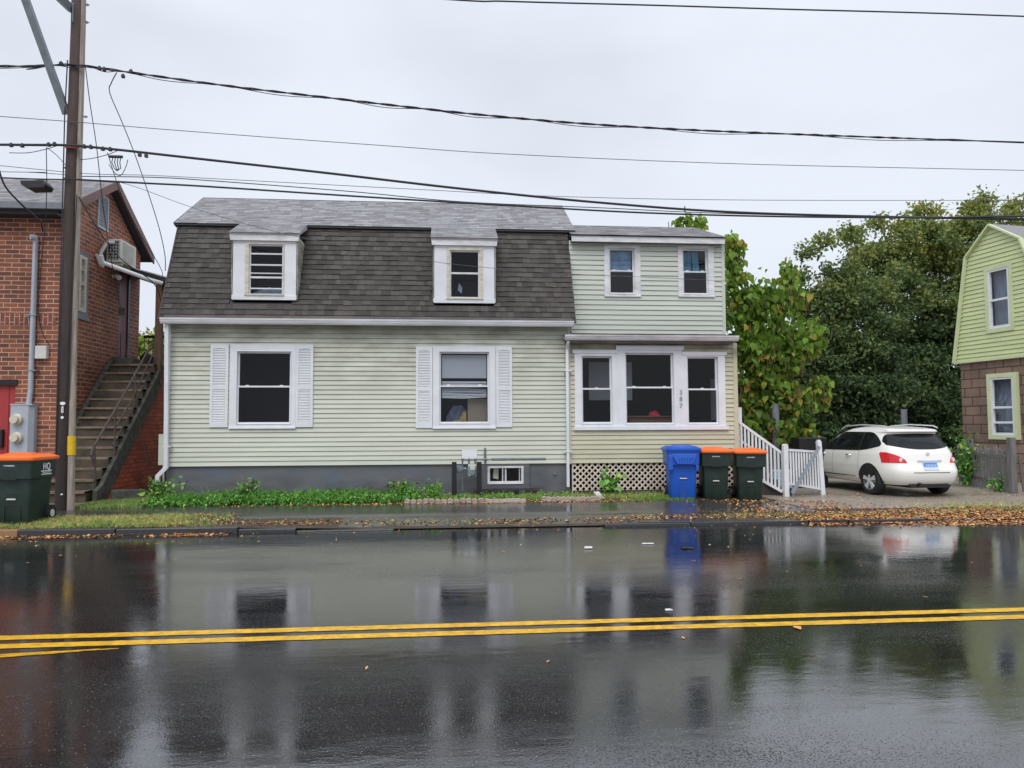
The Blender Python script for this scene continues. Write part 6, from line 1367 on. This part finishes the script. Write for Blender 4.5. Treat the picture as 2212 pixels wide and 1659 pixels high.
# grass bank at the left, verge tufts further right
xl0, xl1 = xat(-80, 13), xat(430, 13)
def dL(x, y): 
    e = lerp(1, .12, (x-xat(330, 13))/1.2); return e*(1 if y < 13.75 else .35)*(.12+1.3*nz_(x, y, 1.8)**1.6)
X, Y = scatter(xl0-.5, xl1+.4, 12.74, 13.9, 12000, dL, 1); blades('grass', X, Y, .08, .005, 'grass', lambda X, Y, r: np.array([nz_(x+9, y, .9) for x, y in zip(X, Y)])*.9+r.uniform(-.35, .4, len(X)), 1)
X, Y = scatter(xl0, xl1+.6, 12.75, 13.9, 1500, lambda x, y: nz_(x, y, 1.5)**2, 19); litter_later = (X, Y)
def dV(x, y): 
    e = nz_(x, 0, 1.1)**3*2.2; yc = 13.05+.18*nz_(x, 5, .7); return e*math.exp(-((y-yc)/.17)**2)
X, Y = scatter(xl1, 8.8, 12.75, 13.7, 4500, dV, 2); blades('verge_grass', X, Y, .045, .005, 'grass', lambda X, Y, r: r.uniform(.1, 1, len(X)), 2)
X, Y = scatter(-7.3, -5.9, 15.0, 16.4, 4200, None, 3); blades('side_grass', X, Y, .09, .005, 'grass', lambda X, Y, r: r.uniform(0, .6, len(X)), 3)
X, Y = scatter(-.9, 5.0, 15.42, 16.3, 4200, lambda x, y: .25+.75*nz_(x, y, 2), 4); blades('bed_grass', X, Y, .10, .006, 'grass', lambda X, Y, r: r.uniform(.1, .8, len(X)), 4)
X, Y = scatter(3.7, 5.2, 15.2, 15.75, 2600, None, 5); blades('bright_grass', X, Y, .05, .006, 'weed', lambda X, Y, r: r.uniform(.5, 1, len(X)), 5)
X, Y = scatter(9.2, 15.5, 13.2, 14.4, 2600, lambda x, y: nz_(x, y, 1.3)**2, 6); blades('far_grass', X, Y, .07, .006, 'grass', lambda X, Y, r: r.uniform(.3, 1, len(X)), 6)
# low leafy weeds along the foundation
def weedbed(name, X0, X1, Y0, Y1, n, hmax, size, seed, dens=None):
    X, Y = scatter(X0, X1, Y0, Y1, n, dens, seed); r = np.random.default_rng(seed+50)
    Z = ztop(X, Y)+np.array([hmax*(.35+.65*nz_(x, y, 1.7))*q for x, y, q in zip(X, Y, r.uniform(.1, 1, len(X)))])
    o = leaves(name, np.stack([X, Y, Z], 1).tolist(), int(n*1.15), (.03, .03, .02), size, 'weed', None, lambda P, r: .25+.5*r.random(len(P)), .5, .6, (0, 0, 0), seed=seed, kind='stuff', heart=False)
    return o
weedbed('weeds', xat(325, 15.6), xat(520, 15.6), 15.15, 16.35, 2300, .16, .075, 31)
weedbed('weeds', xat(500, 15.6), xat(800, 15.6), 15.2, 16.45, 5200, .20, .075, 32)
weedbed('weeds', xat(800, 15.6), xat(905, 15.6), 15.3, 16.4, 1300, .22, .075, 33, lambda x, y: .3+.7*nz_(x, y, 2))
X, Y = scatter(xat(330, 15.6), xat(900, 15.6), 15.2, 16.4, 2600, lambda x, y: nz_(x, y, 1.9)**2, 36); blades('tall_grass', X, Y, .26, .007, 'weed', lambda X, Y, r: r.uniform(.2, .8, len(X)), 36)
weedbed('weeds', xat(905, 15.6), xat(1240, 15.8), 15.4, 16.35, 1300, .13, .06, 34, lambda x, y: nz_(x, y, 2.5)**2)
# leaf litter
def litter(name, X, Y, size, seed, zoff=.006, tone=None, flat=.25):
    r = np.random.default_rng(seed); Z = np.array([road_z(y) if y < 12.6 else gz(x, y) for x, y in zip(X, Y)])+zoff; n = len(X); P = np.stack([X, Y, Z], 1)
    a = r.uniform(0, 2*math.pi, n); s = size*r.uniform(.4, 1.3, n)[:, None]; d = np.stack([np.cos(a), np.sin(a), r.normal(0, flat, n)], 1); w = np.stack([-np.sin(a), np.cos(a), r.normal(0, flat, n)], 1); up = np.array([[0, 0, 1]])
    f = r.uniform(.25, .55, n)[:, None]; b = P+up*s*r.uniform(0, .22, n)[:, None]
    V = np.stack([P-d*s*.5, b+w*s*f*.8-d*s*.1, P+d*s*.55+up*s*.12, b-w*s*f*.8-d*s*.05], 1).reshape(-1, 3); V[:, 2] = np.maximum(V[:, 2], np.repeat(Z, 4)-.001); F = np.arange(n*4).reshape(-1, 4)
    me = bpy.data.meshes.new(name); me.from_pydata(V.tolist(), [], [tuple(x) for t in F.tolist() for x in ((t[0], t[1], t[2]), (t[0], t[2], t[3]))])
    T = np.clip(tone(r, n) if tone else r.uniform(0, 1, n), 0, 1); at_ = me.attributes.new('tone', 'FLOAT', 'POINT'); at_.data.foreach_set('value', np.repeat(T, 4).astype(np.float32)); me.materials.append(M['litter'])
    o = bpy.data.objects.new(name, me); COL.objects.link(o); o['kind'] = 'stuff'; return o
def dR(x, y): 
    w = lerp(.25, 1.0, (x-6)/3); yc = lerp(12.75, 12.9, (x-6)/3); e = math.exp(-((y-yc)/w/.75)**2); return e*(.25+.75*nz_(x, y, 1.6))
X, Y = scatter(6.2, 17.5, 12.0, 14.3, 19000, dR, 11); litter('fallen_leaves', X, Y, .058, 11)
def dM(x, y): yc = 12.98+.22*nz_(x, 5, .7); return (nz_(x+3, 0, .9)**1.6)*math.exp(-((y-yc)/.16)**2)*1.2
X, Y = scatter(-3.8, 7.2, 12.3, 13.8, 7000, dM, 12); litter('fallen_leaves', X, Y, .055, 12)
X, Y = scatter(-11, -3.5, 12.3, 12.6, 900, lambda x, y: nz_(x, 1, 1.4)**3*2.5, 13); litter('fallen_leaves', X, Y, .06, 13)
X, Y = scatter(-4.5, 4.2, 15.0, 15.3, 1500, lambda x, y: nz_(x, 2, 1.2)**2, 14); litter('bed_litter', X, Y, .05, 14)
X, Y = scatter(-.9, 5, 15.3, 16.3, 1800, None, 15); litter('bed_litter', X, Y, .05, 15)
X, Y = scatter(7.0, 16, 13.9, 17.5, 1300, lambda x, y: nz_(x, y, 1.2)**2, 16); litter('driveway_leaves', X, Y, .05, 16)
X, Y = scatter(4.6, 8.2, 13.2, 15.4, 1500, lambda x, y: nz_(x, y, 1.5)**2.2*(1.2 if x > 5.5 else .4), 17); litter('fallen_leaves', X, Y, .06, 17)
X, Y = scatter(-10, 14, 9.2, 12.6, 420, lambda x, y: ((y-9)/3.6)**3, 18); litter('road_grit', X, Y, .03, 18, .003, lambda r, n: r.uniform(.6, 1, n))
litter('fallen_leaves', litter_later[0], litter_later[1], .05, 19, .03)
# single leaves lying on the road
lm = MB(); lm.t = .75; lm.add([(-.07, 0, .002), (-.02, .03, .012), (.06, .012, .004), (.09, -.004, .006), (.0, -.028, .010)], [(0, 1, 4), (1, 2, 4), (2, 3, 4)])
first = lm.build('fallen_leaf', M['litter'], None); tag(first, 'small tan leaf lying alone on the wet road', 'leaf', 'single leaves on the wet road'); lf = [first]
spots = [(792, 1443), (1184, 1429), (1475, 1378), (60, 1216), (290, 1188), (470, 1182), (620, 1195), (1088, 1192), (1250, 1178), (340, 1175), (1600, 1250), (2000, 1290), (700, 1180), (905, 1186), (130, 1200), (1700, 1235), (2100, 1215), (1860, 1222), (1500, 1212), (380, 1208), (560, 1170)]
for i, (x, y) in enumerate(spots):
    o = first if i == 0 else first.copy()
    if i: COL.objects.link(o)
    o.location = onroad(x, y)+Vector((0, 0, .003)); o.rotation_euler = (0, 0, random.uniform(0, 6.28)); k = random.uniform(.3, .65); o.scale = (k, k*random.uniform(.6, 1.2), k*.5)
o = first.copy(); o.data = first.data; COL.objects.link(o); o['label'] = 'bright orange maple leaf just below the yellow lines'; del o['group']; o.location = onroad(1722, 1357)+Vector((0, 0, .006)); o.scale = (.8, 1.4, .6); o.name = 'maple_leaf'
def litpiece(name, label, px, py, pts, h, m='paper', z=.003, cat='litter'):
    p = onz(px, py, z) if z > .1 else onroad(px, py); z = p.z+.003; mb = MB(); mb.prism([(p.x+a*.72, p.y+b*.9, z) for a, b in pts], (0, 0, h*.7)); return tag(mb.build(name, M[m], None, bevel=h*.35, loc=p), label, cat)
litpiece('paper_scrap', 'crumpled white scrap on the road below the porch downspout', 1270, 1185, [(-.09, -.05), (.08, -.06), (.10, .04), (-.05, .07)], .035)
litpiece('plastic_fork', 'white plastic scrap on the road left of the blue bin reflection', 1398, 1176, [(-.12, 0), (-.06, -.04), (.0, -.02), (.13, -.04), (.14, .03), (.0, .03), (-.06, .05)], .025)
litpiece('paper_scrap', 'pale wet scrap lying above the yellow lines', 1444, 1319, [(-.05, -.03), (.06, -.02), (.03, .04), (-.04, .03)], .015)
litpiece('dark_glove', 'black folded rag on the road in front of the blue bin', 1485, 1186, [(-.14, .02), (-.08, -.05), (.0, -.01), (.10, -.05), (.14, .03), (.03, .04), (-.05, .06)], .03, 'black')
litpiece('paper_cup', 'white paper piece on the pavement near the left grass', 350, 1120, [(-.11, -.05), (.06, -.03), (.10, .06), (-.06, .04)], .05, z=.13)
# edging stones
def edge(px0, px1, y0, n, lab, scal):
    base = None
    for i in range(n):
        t = i/(n-1); px = lerp(px0, px1, t); y = y0+.06*nz_(px*.01, 0, 2.); X = xat(px, y); z = gz(X, y)
        if base is None:
            mb = MB()
            if scal:
                P = [(-.085, 0)]+[(.062*math.cos(a), .062*math.sin(a)) for a in [math.pi-math.pi*k/8 for k in range(9)]]+[(.085, -.0)]
                mb.prism([(a, -.025, b+.01) for a, b in P[1:-1]], (0, .05, 0)); mb.box((-.055, -.022, -.05), (.055, .022, .012))
            else: mb.box((-.10, -.04, -.04), (.10, .04, .055))
            base = mb.build('edging_stone', M['stone'], None, bevel=.012); tag(base, lab, 'edging stone', lab); o = base
        else: o = base.copy(); COL.objects.link(o)
        o.location = (X, y, z+random.uniform(.01, .03)); o.rotation_euler = (random.uniform(-.15, .15), random.uniform(-.1, .1), random.uniform(-.2, .2))
edge(880, 1052, 15.18, 14, 'half-buried scalloped edging stone between weeds and pavement', True)
edge(1060, 1125, 15.14, 6, 'plain grey edging block set in front of the gas meter bed', False)
edge(1175, 1290, 15.30, 12, 'scalloped concrete edging stone below the porch downspout', True)
mb = MB(); mb.bar(at(1288, 1063, 15.9), at(1300, 1079, 15.6), .12, .03); tag(mb.build('board_offcut', M['ac_white'], None, loc=at(1294, 1070, 15.7)), 'pale board offcut lying at the sapling foot', 'board')
mb = MB(); p = onz(205, 1345, .0)
